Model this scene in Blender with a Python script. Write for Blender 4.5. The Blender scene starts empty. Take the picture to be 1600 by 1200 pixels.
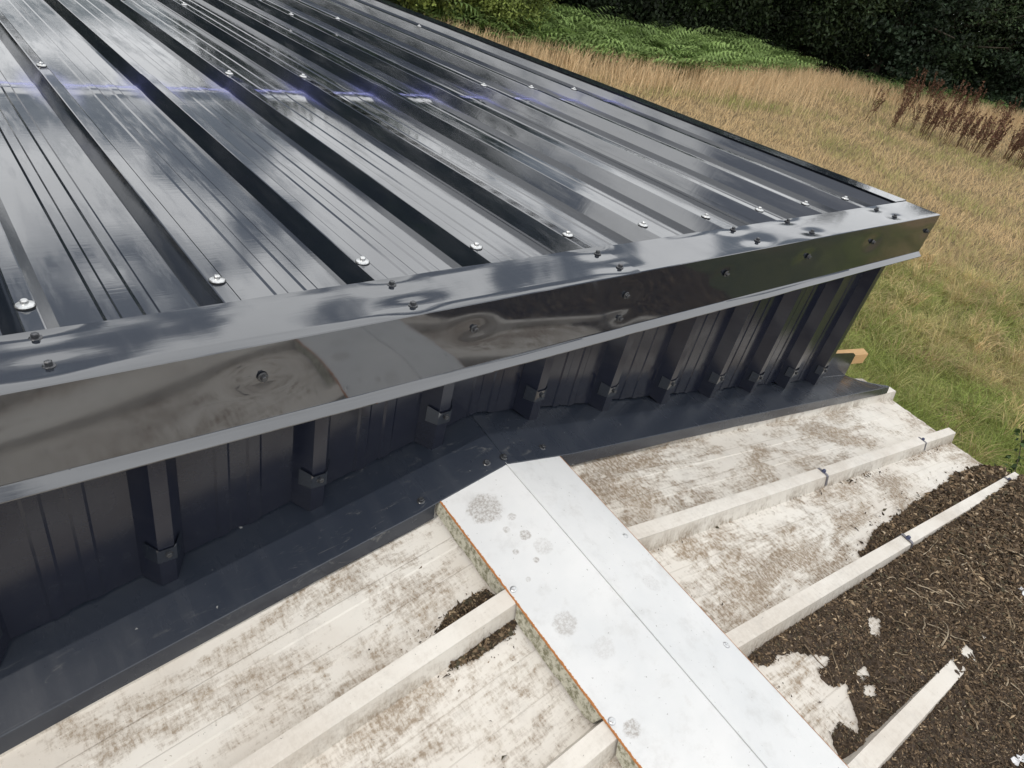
import bpy, bmesh, math, random
import numpy as np
from mathutils import Vector, Matrix, Quaternion

rng = np.random.default_rng(11)
random.seed(11)
scene = bpy.context.scene
col = scene.collection
rad = math.radians

# ------------------------------------------------------------------ camera
cam_d = bpy.data.cameras.new("camera")
cam = bpy.data.objects.new("camera", cam_d)
col.objects.link(cam)
CAM = Vector((-2.60807, -0.77892, 0.56413))
_r = Vector((0.77315341, -0.60011569, 0.20517057))
_d = Vector((-0.22245721, -0.55955491, -0.79838029))
_f = Vector((0.59392474, 0.57162877, -0.56612185))
cam.matrix_world = Matrix(((_r.x, -_d.x, -_f.x, CAM.x), (_r.y, -_d.y, -_f.y, CAM.y),
                           (_r.z, -_d.z, -_f.z, CAM.z), (0, 0, 0, 1)))
cam_d.sensor_width = 36.0
cam_d.lens = 1080.45 / 1600 * 36.0
cam_d.clip_start = 0.02
cam_d.clip_end = 1500
scene.camera = cam

# ------------------------------------------------------------------ world, sun, exposure
SUN_DIR = Vector((-0.53, -0.035, 0.84)).normalized()        # towards the sun
elev = math.asin(SUN_DIR.z)
azim = math.atan2(SUN_DIR.x, SUN_DIR.y)

world = bpy.data.worlds.new("World")
scene.world = world
world.use_nodes = True
wt = world.node_tree
wt.nodes.clear()


def wn(t, **kw):
    n = wt.nodes.new(t)
    for k, v in kw.items():
        setattr(n, k, v)
    return n


w_out = wn('ShaderNodeOutputWorld')
w_bg = wn('ShaderNodeBackground')
w_bg.inputs['Strength'].default_value = 0.10
sky = wn('ShaderNodeTexSky', sky_type='NISHITA')
sky.sun_disc = False
sky.sun_elevation = elev
sky.sun_rotation = azim
sky.air_density = 1.1
sky.dust_density = 1.8
sky.ozone_density = 1.6
tc = wn('ShaderNodeTexCoord')
sep = wn('ShaderNodeSeparateXYZ')
wt.links.new(tc.outputs['Generated'], sep.inputs[0])
zc = wn('ShaderNodeMath', operation='MAXIMUM')
wt.links.new(sep.outputs['Z'], zc.inputs[0])
zc.inputs[1].default_value = 0.0
zc2 = wn('ShaderNodeMath', operation='ADD')
wt.links.new(zc.outputs[0], zc2.inputs[0])
zc2.inputs[1].default_value = 0.22
vd = wn('ShaderNodeVectorMath', operation='DIVIDE')
wt.links.new(tc.outputs['Generated'], vd.inputs[0])
cmb = wn('ShaderNodeCombineXYZ')
for i in range(3):
    wt.links.new(zc2.outputs[0], cmb.inputs[i])
wt.links.new(cmb.outputs[0], vd.inputs[1])
cn = wn('ShaderNodeTexNoise')
cn.inputs['Scale'].default_value = 1.55
cn.inputs['Detail'].default_value = 9
cn.inputs['Roughness'].default_value = 0.56
cn.inputs['Distortion'].default_value = 0.25
cmap = wn('ShaderNodeMapping')
cmap.inputs['Location'].default_value = (-18.84, -1.38, 8.49)
cmap.inputs['Rotation'].default_value = (0, 0, rad(-24))
wt.links.new(vd.outputs[0], cmap.inputs['Vector'])
wt.links.new(cmap.outputs[0], cn.inputs['Vector'])
cr = wn('ShaderNodeMapRange')
cr.interpolation_type = 'SMOOTHSTEP'
cr.inputs['From Min'].default_value = 0.462
cr.inputs['From Max'].default_value = 0.515
cr.inputs['To Min'].default_value = 0.14
wt.links.new(cn.outputs['Fac'], cr.inputs['Value'])
cshade = wn('ShaderNodeMapRange')
cshade.inputs['From Min'].default_value = 0.46
cshade.inputs['From Max'].default_value = 0.72
cshade.inputs['To Min'].default_value = 36.0
cshade.inputs['To Max'].default_value = 28.0
wt.links.new(cn.outputs['Fac'], cshade.inputs['Value'])
ccol = wn('ShaderNodeVectorMath', operation='SCALE')
ccol.inputs[0].default_value = (0.97, 0.985, 1.0)
wt.links.new(cshade.outputs[0], ccol.inputs['Scale'])
cmix = wn('ShaderNodeMix', data_type='RGBA')
wt.links.new(cr.outputs[0], cmix.inputs['Factor'])
wt.links.new(sky.outputs[0], cmix.inputs['A'])
wt.links.new(ccol.outputs[0], cmix.inputs['B'])
wt.links.new(cmix.outputs['Result'], w_bg.inputs['Color'])
wt.links.new(w_bg.outputs[0], w_out.inputs['Surface'])

sun_d = bpy.data.lights.new("sun", 'SUN')
sun_d.energy = 2.6
sun_d.angle = rad(0.53)
sun_d.color = (1.0, 0.945, 0.87)
sun = bpy.data.objects.new("sun", sun_d)
sun.rotation_euler = SUN_DIR.to_track_quat('Z', 'Y').to_euler()
sun.location = (-8, -1, 12)
col.objects.link(sun)

vs = scene.view_settings
vs.view_transform = 'Standard'
vs.look = 'None'
vs.gamma = 1.0
vs.use_curve_mapping = False
vs.exposure = -1.0


# ------------------------------------------------------------------ material helper
class NT:
    def __init__(self, name):
        self.m = bpy.data.materials.new(name)
        self.m.use_nodes = True
        self.t = self.m.node_tree
        self.b = self.t.nodes['Principled BSDF']

    def n(self, t, **kw):
        n = self.t.nodes.new(t)
        for k, v in kw.items():
            setattr(n, k, v)
        return n

    def link(self, a, b):
        self.t.links.new(a, b)

    def pos(self, scale=(1, 1, 1), rot=(0, 0, 0), loc=(0, 0, 0)):
        g = self.n('ShaderNodeNewGeometry')
        mp = self.n('ShaderNodeMapping')
        mp.inputs['Scale'].default_value = scale
        mp.inputs['Rotation'].default_value = rot
        mp.inputs['Location'].default_value = loc
        self.link(g.outputs['Position'], mp.inputs['Vector'])
        return mp.outputs[0]

    def noise(self, vec, scale, detail=4, rough=0.55, dist=0.0):
        n = self.n('ShaderNodeTexNoise')
        n.inputs['Scale'].default_value = scale
        n.inputs['Detail'].default_value = detail
        n.inputs['Roughness'].default_value = rough
        n.inputs['Distortion'].default_value = dist
        self.link(vec, n.inputs['Vector'])
        return n.outputs['Fac']

    def ramp(self, fac, a, b, lo=0.0, hi=1.0, smooth=True):
        r = self.n('ShaderNodeMapRange')
        if smooth:
            r.interpolation_type = 'SMOOTHSTEP'
        r.inputs['From Min'].default_value = a
        r.inputs['From Max'].default_value = b
        r.inputs['To Min'].default_value = lo
        r.inputs['To Max'].default_value = hi
        self.link(fac, r.inputs['Value'])
        return r.outputs[0]

    def math(self, op, a, b=None):
        m = self.n('ShaderNodeMath', operation=op)
        for i, v in enumerate((a, b)):
            if v is None:
                continue
            if isinstance(v, (int, float)):
                m.inputs[i].default_value = v
            else:
                self.link(v, m.inputs[i])
        return m.outputs[0]

    def mix(self, fac, a, b):
        m = self.n('ShaderNodeMix', data_type='RGBA')
        if isinstance(fac, (int, float)):
            m.inputs['Factor'].default_value = fac
        else:
            self.link(fac, m.inputs['Factor'])
        for k, v in (('A', a), ('B', b)):
            if isinstance(v, tuple):
                m.inputs[k].default_value = (*v, 1.0)
            else:
                self.link(v, m.inputs[k])
        return m.outputs['Result']

    def bump(self, h, strength, dist):
        b = self.n('ShaderNodeBump')
        b.inputs['Strength'].default_value = strength
        b.inputs['Distance'].default_value = dist
        self.link(h, b.inputs['Height'])
        self.link(b.outputs[0], self.b.inputs['Normal'])

    def set(self, **kw):
        for k, v in kw.items():
            i = self.b.inputs[k]
            if isinstance(v, tuple):
                i.default_value = (*v, 1.0)
            elif isinstance(v, (int, float)):
                i.default_value = v
            else:
                self.link(v, i)
        return self.m


def dark_paint(name, dust=0.5, smears=0.0, base=(0.0125, 0.0165, 0.0245), ior=1.85, spec=0.98, rlo=0.035, rhi=0.08, grime=(0.10, 0.105, 0.11), chalk=False):
    t = NT(name)
    p = t.pos()
    n1 = t.noise(p, 3.0, 5, 0.6)
    n2 = t.noise(t.pos((6, 60, 6)), 2.0, 4, 0.6)
    fine = t.noise(p, 240, 2, 0.7)
    spk = t.ramp(fine, 0.735, 0.80)
    film = t.ramp(t.noise(t.pos((18, 2.2, 18)), 1.6, 6, 0.65), 0.42, 0.75, 0.0, 0.16 * dust)
    c = t.mix(film, base, grime)
    c = t.mix(t.math('MULTIPLY', spk, 0.35 * dust), c, (0.30, 0.30, 0.29))
    if smears > 0:
        sm = t.noise(t.pos((9, 30, 9), (0, 0, 0.5)), 1.5, 8, 0.72, 1.5)
        big = t.ramp(t.noise(p, 2.1, 3), 0.47, 0.66)
        c = t.mix(t.math('MULTIPLY', t.math('MULTIPLY', t.ramp(sm, 0.56, 0.72), big), smears), c, (0.20, 0.20, 0.19))
        vor = t.ramp(t.noise(t.pos((1, 1, 1), (0, 0, 0), (5, 3, 1)), 70, 2, 0.5), 0.74, 0.79)
        c = t.mix(t.math('MULTIPLY', vor, 0.7), c, (0.45, 0.45, 0.43))
    ck = None
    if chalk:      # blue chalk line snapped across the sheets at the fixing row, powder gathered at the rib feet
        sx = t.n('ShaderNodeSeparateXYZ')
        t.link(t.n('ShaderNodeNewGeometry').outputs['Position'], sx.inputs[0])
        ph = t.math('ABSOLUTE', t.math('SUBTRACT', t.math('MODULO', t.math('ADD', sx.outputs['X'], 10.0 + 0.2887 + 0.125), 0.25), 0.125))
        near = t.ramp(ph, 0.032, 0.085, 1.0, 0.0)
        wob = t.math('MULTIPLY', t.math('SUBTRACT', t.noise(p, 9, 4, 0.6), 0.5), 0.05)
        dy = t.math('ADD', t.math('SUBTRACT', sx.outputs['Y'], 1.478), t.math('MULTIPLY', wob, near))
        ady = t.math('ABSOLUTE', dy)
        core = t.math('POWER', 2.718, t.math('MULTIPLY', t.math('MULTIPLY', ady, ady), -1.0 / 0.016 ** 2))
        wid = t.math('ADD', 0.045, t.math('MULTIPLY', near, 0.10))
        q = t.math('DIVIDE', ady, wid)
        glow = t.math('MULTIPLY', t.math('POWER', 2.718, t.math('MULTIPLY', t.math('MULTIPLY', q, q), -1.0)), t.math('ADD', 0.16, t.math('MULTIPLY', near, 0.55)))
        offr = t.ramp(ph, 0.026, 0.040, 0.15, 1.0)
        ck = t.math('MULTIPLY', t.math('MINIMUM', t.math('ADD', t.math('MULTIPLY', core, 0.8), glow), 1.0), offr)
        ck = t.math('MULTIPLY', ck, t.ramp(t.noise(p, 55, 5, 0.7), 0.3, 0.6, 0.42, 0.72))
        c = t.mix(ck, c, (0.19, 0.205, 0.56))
    r = t.ramp(n1, 0.3, 0.7, rlo, rhi)
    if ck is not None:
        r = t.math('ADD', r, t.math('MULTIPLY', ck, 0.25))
    r = t.math('ADD', r, t.math('MULTIPLY', film, 1.1))
    t.bump(t.math('ADD', t.math('MULTIPLY', n2, 0.6), t.math('MULTIPLY', fine, 0.02)), 0.018, 0.004)
    return t.set(**{'Base Color': c, 'Roughness': r, 'IOR': ior, 'Specular IOR Level': spec})


M = {}
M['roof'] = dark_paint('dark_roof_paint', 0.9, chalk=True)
M['wallp'] = dark_paint('dark_wall_paint', 0.4, 0.0, (0.012, 0.0145, 0.026), 1.52, 0.5, 0.12, 0.2)
M['flash'] = dark_paint('dark_flashing_paint', 0.25, 0.0, (0.0125, 0.0165, 0.0245), 1.8, 0.85)
M['apron'] = dark_paint('dark_apron_paint', 0.35, 0.55, (0.024, 0.030, 0.043), 1.6, 0.5, 0.2, 0.32)

t = NT('galvanised_cap')
M['cap'] = t.set(**{'Base Color': t.mix(t.noise(t.pos(), 300, 3), (0.55, 0.56, 0.57), (0.72, 0.72, 0.70)), 'Roughness': 0.3, 'Metallic': 0.75})
t = NT('dark_screw_metal')
M['screw'] = t.set(**{'Base Color': t.mix(t.noise(t.pos(), 400, 3), (0.02, 0.022, 0.027), (0.06, 0.062, 0.066)), 'Roughness': 0.25, 'Metallic': 0.2, 'IOR': 1.7})
t = NT('rubber_washer')
M['rubber'] = t.set(**{'Base Color': t.mix(t.noise(t.pos(), 300), (0.012, 0.012, 0.013), (0.03, 0.03, 0.03)), 'Roughness': 0.6})
t = NT('blue_cap_plastic')
M['blue'] = t.set(**{'Base Color': t.mix(t.noise(t.pos(), 200), (0.035, 0.045, 0.10), (0.07, 0.08, 0.14)), 'Roughness': 0.4})
t = NT('strap_metal')
M['strap'] = t.set(**{'Base Color': t.mix(t.noise(t.pos(), 150, 5), (0.10, 0.10, 0.13), (0.22, 0.21, 0.22)), 'Roughness': 0.5, 'Metallic': 0.3})
t = NT('fresh_timber')
tw = t.noise(t.pos((1.5, 30, 30)), 3, 5, 0.6, 0.6)
M['timber'] = t.set(**{'Base Color': t.mix(tw, (0.52, 0.29, 0.11), (0.74, 0.48, 0.22)), 'Roughness': 0.75})
t = NT('rust')
M['rust'] = t.set(**{'Base Color': t.mix(t.noise(t.pos(), 160, 5, 0.7), (0.33, 0.10, 0.025), (0.55, 0.26, 0.09)), 'Roughness': 0.9})


def white_paint(name, dirt=1.0, cool=0.0, spots=(), side=0):
    t = NT(name)
    p = t.pos()
    wa = (0.72, 0.685, 0.62) if not cool else (0.71, 0.71, 0.70)
    wb = (0.62, 0.57, 0.50) if not cool else (0.61, 0.62, 0.62)
    base = t.mix(t.ramp(t.noise(p, 3.2, 5, 0.6), 0.35, 0.7), wa, wb)
    big = t.noise(t.pos((1.5, 3.6, 1.5), (0, 0, 0), (2.2, 0.7, 0)), 2.1, 6, 0.68, 0.5)
    streak = t.noise(t.pos((7, 70, 7), (0, 0, 0.05)), 2.5, 6, 0.7, 0.3)
    blot = t.noise(p, 46, 5, 0.72, 0.4)
    brush = t.noise(t.pos((95, 26, 20), (0, 0, -0.35)), 1.6, 5, 0.75, 0.6)
    sumn = t.math('ADD', t.math('MULTIPLY', big, 0.95), t.math('ADD', t.math('MULTIPLY', streak, 0.26), t.math('ADD', t.math('MULTIPLY', blot, 0.30), t.math('MULTIPLY', brush, 0.30))))
    if cool:
        mask = t.math('MULTIPLY', t.ramp(sumn, 1.05, 1.25), 0.25)
    else:
        lo, hi = (0.83, 1.00) if dirt >= 1 else (0.87, 1.04)
        wash = t.n('ShaderNodeAttribute', attribute_name='tint')
        mask = t.math('MULTIPLY', t.math('MULTIPLY', t.ramp(sumn, lo, hi), 0.98 * min(1.0, dirt)), t.math('SUBTRACT', 1.0, t.math('MULTIPLY', wash.outputs['Fac'], 0.8)))
    grit = t.noise(t.pos((140, 60, 60), (0, 0, -0.35)), 1.3, 4, 0.8)
    mask = t.math('MULTIPLY', mask, t.ramp(t.math('ADD', t.math('MULTIPLY', grit, 0.6), t.math('MULTIPLY', t.noise(p, 120, 3, 0.7), 0.5)), 0.42, 0.66, 0.38, 1.12))
    tone = t.mix(t.noise(p, 5.0, 3), (0.19, 0.145, 0.105), (0.31, 0.235, 0.155))
    c = t.mix(mask, base, tone)
    # thin grey film and speckles
    c = t.mix(t.math('MULTIPLY', t.ramp(t.noise(p, 19, 6, 0.7), 0.5, 0.72), 0.22), c, (0.33, 0.31, 0.28))
    sp = t.ramp(t.noise(p, 150, 2, 0.6), 0.70, 0.76)
    c = t.mix(t.math('MULTIPLY', sp, 0.55), c, (0.10, 0.085, 0.065))
    for (sx, sy, r, k) in spots:
        v = t.n('ShaderNodeVectorMath', operation='DISTANCE')
        t.link(t.pos((1, 1, 0)), v.inputs[0])
        v.inputs[1].default_value = (sx, sy, 0)
        wob = t.math('ADD', v.outputs['Value'], t.math('MULTIPLY', t.math('SUBTRACT', t.noise(p, 70, 5, 0.75), 0.5), r * 1.1))
        inside = t.ramp(wob, r * 0.75, r * 1.08, 1.0, 0.0)
        tex = t.ramp(t.noise(p, 210, 4, 0.75), 0.40, 0.60, 0.25, 1.0)
        c = t.mix(t.math('MULTIPLY', t.math('MULTIPLY', inside, tex), k), c, (0.27, 0.235, 0.20))
    t.bump(t.math('ADD', t.math('MULTIPLY', blot, 0.5), mask), 0.12, 0.0025)
    return t.set(**{'Base Color': c, 'Roughness': t.ramp(mask, 0, 1, 0.42, 0.9), 'IOR': 1.45})


M['white_r'] = white_paint('white_sheet_paint_dirty', 1.0)
M['white_l'] = white_paint('white_sheet_paint', 0.85)
M['cap_white'] = white_paint('white_ridge_cap_paint', 0.3, 1.0,
                             [(-1.941, -0.150, 0.033, 0.72), (-1.956, -0.403, 0.021, 0.5), (-1.912, -0.235, 0.011, 0.75),
                              (-1.934, -0.207, 0.007, 0.6), (-1.946, -0.253, 0.006, 0.6), (-1.959, -0.307, 0.005, 0.5),
                              (-1.90, -0.27, 0.018, 0.3), (-1.925, -0.285, 0.006, 0.7), (-1.91, -0.19, 0.008, 0.5),
                              (-1.975, -0.585, 0.014, 0.7), (-1.93, -0.47, 0.02, 0.2), (-1.76, -0.42, 0.02, 0.18)])
t = NT('algae_return')
al = t.noise(t.pos(), 90, 6, 0.75)
M['algae'] = t.set(**{'Base Color': t.mix(t.ramp(al, 0.42, 0.62), (0.56, 0.54, 0.44), (0.20, 0.19, 0.12)), 'Roughness': 0.85})

t = NT('leaf_litter_soil')
lp = t.pos()
l1 = t.noise(lp, 60, 8, 0.75)
l2 = t.noise(lp, 260, 4, 0.7)
lc = t.mix(t.ramp(l1, 0.3, 0.7), (0.03, 0.021, 0.014), (0.13, 0.09, 0.06))
t.bump(t.math('ADD', l1, t.math('MULTIPLY', l2, 0.5)), 0.9, 0.012)
M['soil'] = t.set(**{'Base Color': lc, 'Roughness': 0.95})


def attr_mat(name, attr='tint', rough=0.8, trans=0.0, spec=None):
    t = NT(name)
    a = t.n('ShaderNodeAttribute', attribute_name=attr)
    c = a.outputs['Color']
    v = t.mix(t.ramp(t.noise(t.pos(), 40, 3), 0.3, 0.7), (0.75, 0.75, 0.75), (1.2, 1.2, 1.2))
    mm = t.n('ShaderNodeMix', data_type='RGBA', blend_type='MULTIPLY')
    mm.inputs['Factor'].default_value = 1.0
    t.link(c, mm.inputs['A'])
    t.link(v, mm.inputs['B'])
    t.set(**{'Base Color': mm.outputs['Result'], 'Roughness': rough})
    t.b.inputs['Specular IOR Level'].default_value = 0.25 if spec is None else spec
    if trans > 0:
        tr = t.n('ShaderNodeBsdfTranslucent')
        t.link(mm.outputs['Result'], tr.inputs['Color'])
        mx = t.n('ShaderNodeMixShader')
        mx.inputs[0].default_value = trans
        o = t.t.nodes['Material Output']
        t.link(t.b.outputs[0], mx.inputs[1])
        t.link(tr.outputs[0], mx.inputs[2])
        t.link(mx.outputs[0], o.inputs['Surface'])
    return t.m


M['grass'] = attr_mat('grass_blade', rough=0.6, trans=0.3)
M['leaf'] = attr_mat('tree_leaf', rough=0.55, trans=0.25)
M['fern'] = attr_mat('bracken_frond', rough=0.6, trans=0.3)
M['debris'] = attr_mat('leaf_fragments', rough=0.9)
M['dock'] = attr_mat('dock_stem', rough=0.85)
t = NT('bark')
bk = t.noise(t.pos((4, 4, 0.8)), 6, 6, 0.7)
t.bump(bk, 0.6, 0.03)
M['bark'] = t.set(**{'Base Color': t.mix(bk, (0.035, 0.028, 0.02), (0.12, 0.10, 0.075)), 'Roughness': 0.95})

t = NT('field_ground')
fp = t.pos()
fa = t.noise(t.pos((1, 1, 1), (0, 0, 0.4)), 0.35, 5, 0.6)
fb = t.noise(fp, 3.2, 6, 0.7)
fc = t.noise(fp, 28, 5, 0.75)
straw = t.mix(t.ramp(fb, 0.3, 0.7), (0.22, 0.16, 0.08), (0.36, 0.26, 0.13))
green = t.mix(t.ramp(fb, 0.3, 0.7), (0.08, 0.10, 0.028), (0.17, 0.18, 0.05))
vdist = t.n('ShaderNodeVectorMath', operation='LENGTH')
t.link(t.pos((0.8, 1, 0)), vdist.inputs[0])
gmask = t.math('ADD', t.ramp(vdist.outputs['Value'], 5.0, 10.5, 1.0, 0.0), t.math('MULTIPLY', t.math('SUBTRACT', fa, 0.5), 1.7))
fcol = t.mix(t.ramp(gmask, 0.1, 0.75), straw, green)
fcol = t.mix(t.ramp(fc, 0.35, 0.65, 0.0, 0.55), fcol, (0.05, 0.045, 0.018))
t.bump(fc, 1.0, 0.08)
M['field'] = t.set(**{'Base Color': fcol, 'Roughness': 0.95})
t = NT('plain_render_wall')
M['render'] = t.set(**{'Base Color': t.mix(t.noise(t.pos(), 8, 6), (0.45, 0.43, 0.39), (0.58, 0.56, 0.52)), 'Roughness': 0.9})

# ------------------------------------------------------------------ object helpers
ORI = {}


def tag(o, label=None, cat=None, group=None, kind=None):
    if label:
        o['label'] = label
    if cat:
        o['category'] = cat
    if group:
        o['group'] = group
    if kind:
        o['kind'] = kind
    return o


def empty(name, loc):
    o = bpy.data.objects.new(name, None)
    o.empty_display_size = 0.2
    col.objects.link(o)
    o.location = loc
    ORI[o.name] = Vector(loc)
    return o


def make_mesh(name, V, F, mat, smooth=None, tint=None):
    """V (n,3), F list of index arrays (each (m,k) array) or python list of faces"""
    me = bpy.data.meshes.new(name)
    V = np.asarray(V, dtype=np.float32)
    if isinstance(F, list) and len(F) and not isinstance(F[0], np.ndarray):
        me.from_pydata([tuple(map(float, v)) for v in V], [], F)
    else:
        if isinstance(F, np.ndarray):
            F = [F]
        loops = np.concatenate([f.ravel() for f in F]).astype(np.int32)
        sizes = np.concatenate([np.full(len(f), f.shape[1]) for f in F]).astype(np.int32)
        starts = np.concatenate([[0], np.cumsum(sizes)[:-1]]).astype(np.int32)
        me.vertices.add(len(V))
        me.vertices.foreach_set('co', V.ravel())
        me.loops.add(len(loops))
        me.loops.foreach_set('vertex_index', loops)
        me.polygons.add(len(sizes))
        me.polygons.foreach_set('loop_start', starts)
        me.update(calc_edges=True)
    me.validate()
    if tint is not None:
        a = me.color_attributes.new('tint', 'FLOAT_COLOR', 'POINT')
        T = np.ones((len(V), 4), np.float32)
        T[:, :3] = tint
        a.data.foreach_set('color', T.ravel())
    me.materials.append(mat)
    if smooth is not None:
        me.polygons.foreach_set('use_smooth', np.ones(len(me.polygons), bool))
        me.set_sharp_from_angle(angle=rad(smooth))
    return me


def place(name, me, parent=None, origin=(0, 0, 0), rot=None):
    """mesh coordinates are relative to origin (world)"""
    o = bpy.data.objects.new(name, me)
    col.objects.link(o)
    origin = Vector(origin)
    ORI[o.name] = origin
    if parent is not None:
        o.parent = parent
        o.location = origin - ORI[parent.name]
    else:
        o.location = origin
    if rot is not None:
        o.rotation_mode = 'QUATERNION'
        o.rotation_quaternion = rot
    return o


def part(name, V, F, mat, parent=None, smooth=None, solid=None, offset=-1.0, tint=None):
    V = np.asarray(V, float)
    org = V.mean(0)
    me = make_mesh(name, V - org, F, mat, smooth, tint)
    o = place(name, me, parent, org)
    if solid:
        m = o.modifiers.new('thickness', 'SOLIDIFY')
        m.thickness = solid
        m.offset = offset
        if smooth is not None:
            e = o.modifiers.new('crisp_edges', 'EDGE_SPLIT')
            e.split_angle = rad(32)
            e.use_edge_sharp = True
    return o


def grid_faces(nr, nc):
    i = np.arange(nr - 1)[:, None] * nc + np.arange(nc - 1)[None, :]
    i = i.ravel()
    return np.stack([i, i + 1, i + nc + 1, i + nc], 1)


def box(name, lo, hi, mat, parent=None, bevel=0.0):
    bm = bmesh.new()
    bmesh.ops.create_cube(bm, size=1.0)
    lo = Vector(lo)
    hi = Vector(hi)
    c = (lo + hi) / 2
    for v in bm.verts:
        v.co = Vector((v.co.x * (hi - lo).x, v.co.y * (hi - lo).y, v.co.z * (hi - lo).z))
    if bevel:
        bmesh.ops.bevel(bm, geom=bm.edges[:], offset=bevel, segments=2, affect='EDGES')
    me = bpy.data.meshes.new(name)
    bm.to_mesh(me)
    bm.free()
    me.materials.append(mat)
    return place(name, me, parent, c)


def lathe(name, prof, seg, mats, hexfrom=None):
    """prof: list (r, z, matidx). rings from hexfrom on are hexagonal"""
    V = []
    F = []
    for j, (r, z, _) in enumerate(prof):
        for i in range(seg):
            a = 2 * math.pi * i / seg
            rr = r
            if hexfrom is not None and j >= hexfrom:
                b = (a % (math.pi / 3)) - math.pi / 6
                rr = r * math.cos(math.pi / 6) / math.cos(b)
            V.append((rr * math.cos(a), rr * math.sin(a), z))
    for j in range(len(prof) - 1):
        for i in range(seg):
            F.append((j * seg + i, j * seg + (i + 1) % seg, (j + 1) * seg + (i + 1) % seg, (j + 1) * seg + i))
    F.append(tuple((len(prof) - 1) * seg + i for i in range(seg)))
    me = bpy.data.meshes.new(name)
    me.from_pydata(V, [], F)
    for m in mats:
        me.materials.append(m)
    for k, p in enumerate(me.polygons):
        j = min(k // seg, len(prof) - 1)
        p.material_index = prof[j][2]
        p.use_smooth = True
    me.set_sharp_from_angle(angle=rad(35))
    return me


ME_ROOFSCREW = lathe('roof_screw', [(0.0125, 0.0, 1), (0.0128, 0.0022, 1), (0.0120, 0.0024, 0), (0.0112, 0.0040, 0), (0.0060, 0.0056, 0),
                                    (0.0052, 0.0058, 0), (0.0050, 0.0092, 0), (0.0040, 0.0104, 0), (0.0018, 0.0108, 0)], 18, [M['cap'], M['rubber']])
ME_SCREW = lathe('hex_screw', [(0.0078, 0.0, 1), (0.0078, 0.0016, 0), (0.0068, 0.0024, 0), (0.0049, 0.0026, 0), (0.0049, 0.0072, 0), (0.0038, 0.0080, 0), (0.0015, 0.0078, 0)],
                 18, [M['screw'], M['rubber']], hexfrom=3)
ME_CAPSCREW = lathe('cap_screw', [(0.0060, 0.0, 1), (0.0060, 0.0012, 0), (0.0050, 0.0020, 0), (0.0034, 0.0024, 0), (0.0030, 0.0036, 0), (0.0012, 0.0040, 0)], 16, [M['cap'], M['strap']])
ME_BLUESCREW = lathe('blue_screw', [(0.0070, 0.0, 0), (0.0070, 0.0025, 0), (0.0055, 0.0032, 0), (0.0052, 0.0085, 0), (0.0035, 0.0105, 0), (0.0012, 0.0108, 0)], 16, [M['blue']])


def screw(me, p, nrm, parent, name='screw', tilt=0.05, sink=0.0012):
    n = Vector(nrm).normalized()
    n = (n + Vector((random.uniform(-1, 1), random.uniform(-1, 1), random.uniform(-1, 1))) * tilt).normalized()
    q = n.to_track_quat('Z', 'Y') @ Quaternion((0, 0, 1), random.uniform(0, 6))
    return place(name, me, parent, Vector(p) - n * sink, q)


# smooth value noise for gentle sheet waviness
def vnoise(u, v, seed=0):
    r = np.random.default_rng(seed)
    o = 0
    for k in range(5):
        a = r.uniform(0, 6.28)
        fx, fy = np.cos(a), np.sin(a)
        w = r.uniform(0.6, 1.7)
        o = o + np.sin((u * fx + v * fy) * w * 6.28 + r.uniform(0, 6.28))
    return o / 5


# ================================================================== FIELD
GZ = -2.75
fx = np.linspace(-120, 160, 70)
fy = np.linspace(-120, 160, 70)
XX, YY = np.meshgrid(fx, fy)
ZZ = GZ + 0.0 * XX
fld = part('field', np.stack([XX, YY, ZZ], -1).reshape(-1, 3), grid_faces(70, 70), M['field'])
tag(fld, kind='structure', label='dry grass field sloping beside the sheds')

# ================================================================== DARK SHED
shed = empty('dark_metal_shed', (-2.3, 3.0, GZ))
tag(shed, 'glossy anthracite metal shed with ribbed roof, ridge flashing and ribbed wall', 'shed')
S = 0.0448
PITCH = 0.25


def rz(y):
    return -0.003 - S * y


def ribx(k):
    return -0.2887 - PITCH * (9 - k)


RH, CH, WR = 0.034, 0.0115, 0.0215
LAPY = 1.50


def rib_pts(x0, h0=0.0):
    return [(x0 - CH - WR, -RH), (x0 - CH - 0.001, -0.0008), (x0 - CH + 0.001, 0), (x0 + CH - 0.001, 0), (x0 + CH + 0.001, -0.0008), (x0 + CH + WR, -RH)]


def trough_pts(xa, xb):
    """two shallow stiffeners between rib feet"""
    o = []
    L = xb - xa
    for f in (0.36, 0.64):
        c = xa + L * f
        o += [(c - 0.0125, -RH), (c - 0.0085, -RH + 0.0022), (c + 0.0085, -RH + 0.0022), (c + 0.0125, -RH)]
    return o


def sheet_profile(ka, n, lap=True):
    pts = []
    x0 = ribx(ka)
    if lap:      # overlapping edge part-way down the left web
        pts = [(x0 - CH - WR * 0.72 - 0.0012, -RH * 0.72)] + [(x - 0.0012, z) for x, z in rib_pts(x0)[1:3]] + rib_pts(x0)[3:]
    else:
        pts = rib_pts(x0)
    for i in range(n):
        xa = ribx(ka + i) + CH + WR
        xb = ribx(ka + i + 1) - CH - WR
        pts += trough_pts(xa, xb) + rib_pts(ribx(ka + i + 1))
    return pts


def densify(pts):
    out = [pts[0]]
    for a, b in zip(pts[:-1], pts[1:]):
        L = math.hypot(b[0] - a[0], b[1] - a[1])
        m = max(1, int(L / 0.03))
        for i in range(1, m + 1):
            out.append((a[0] + (b[0] - a[0]) * i / m, a[1] + (b[1] - a[1]) * i / m))
    return out


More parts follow.
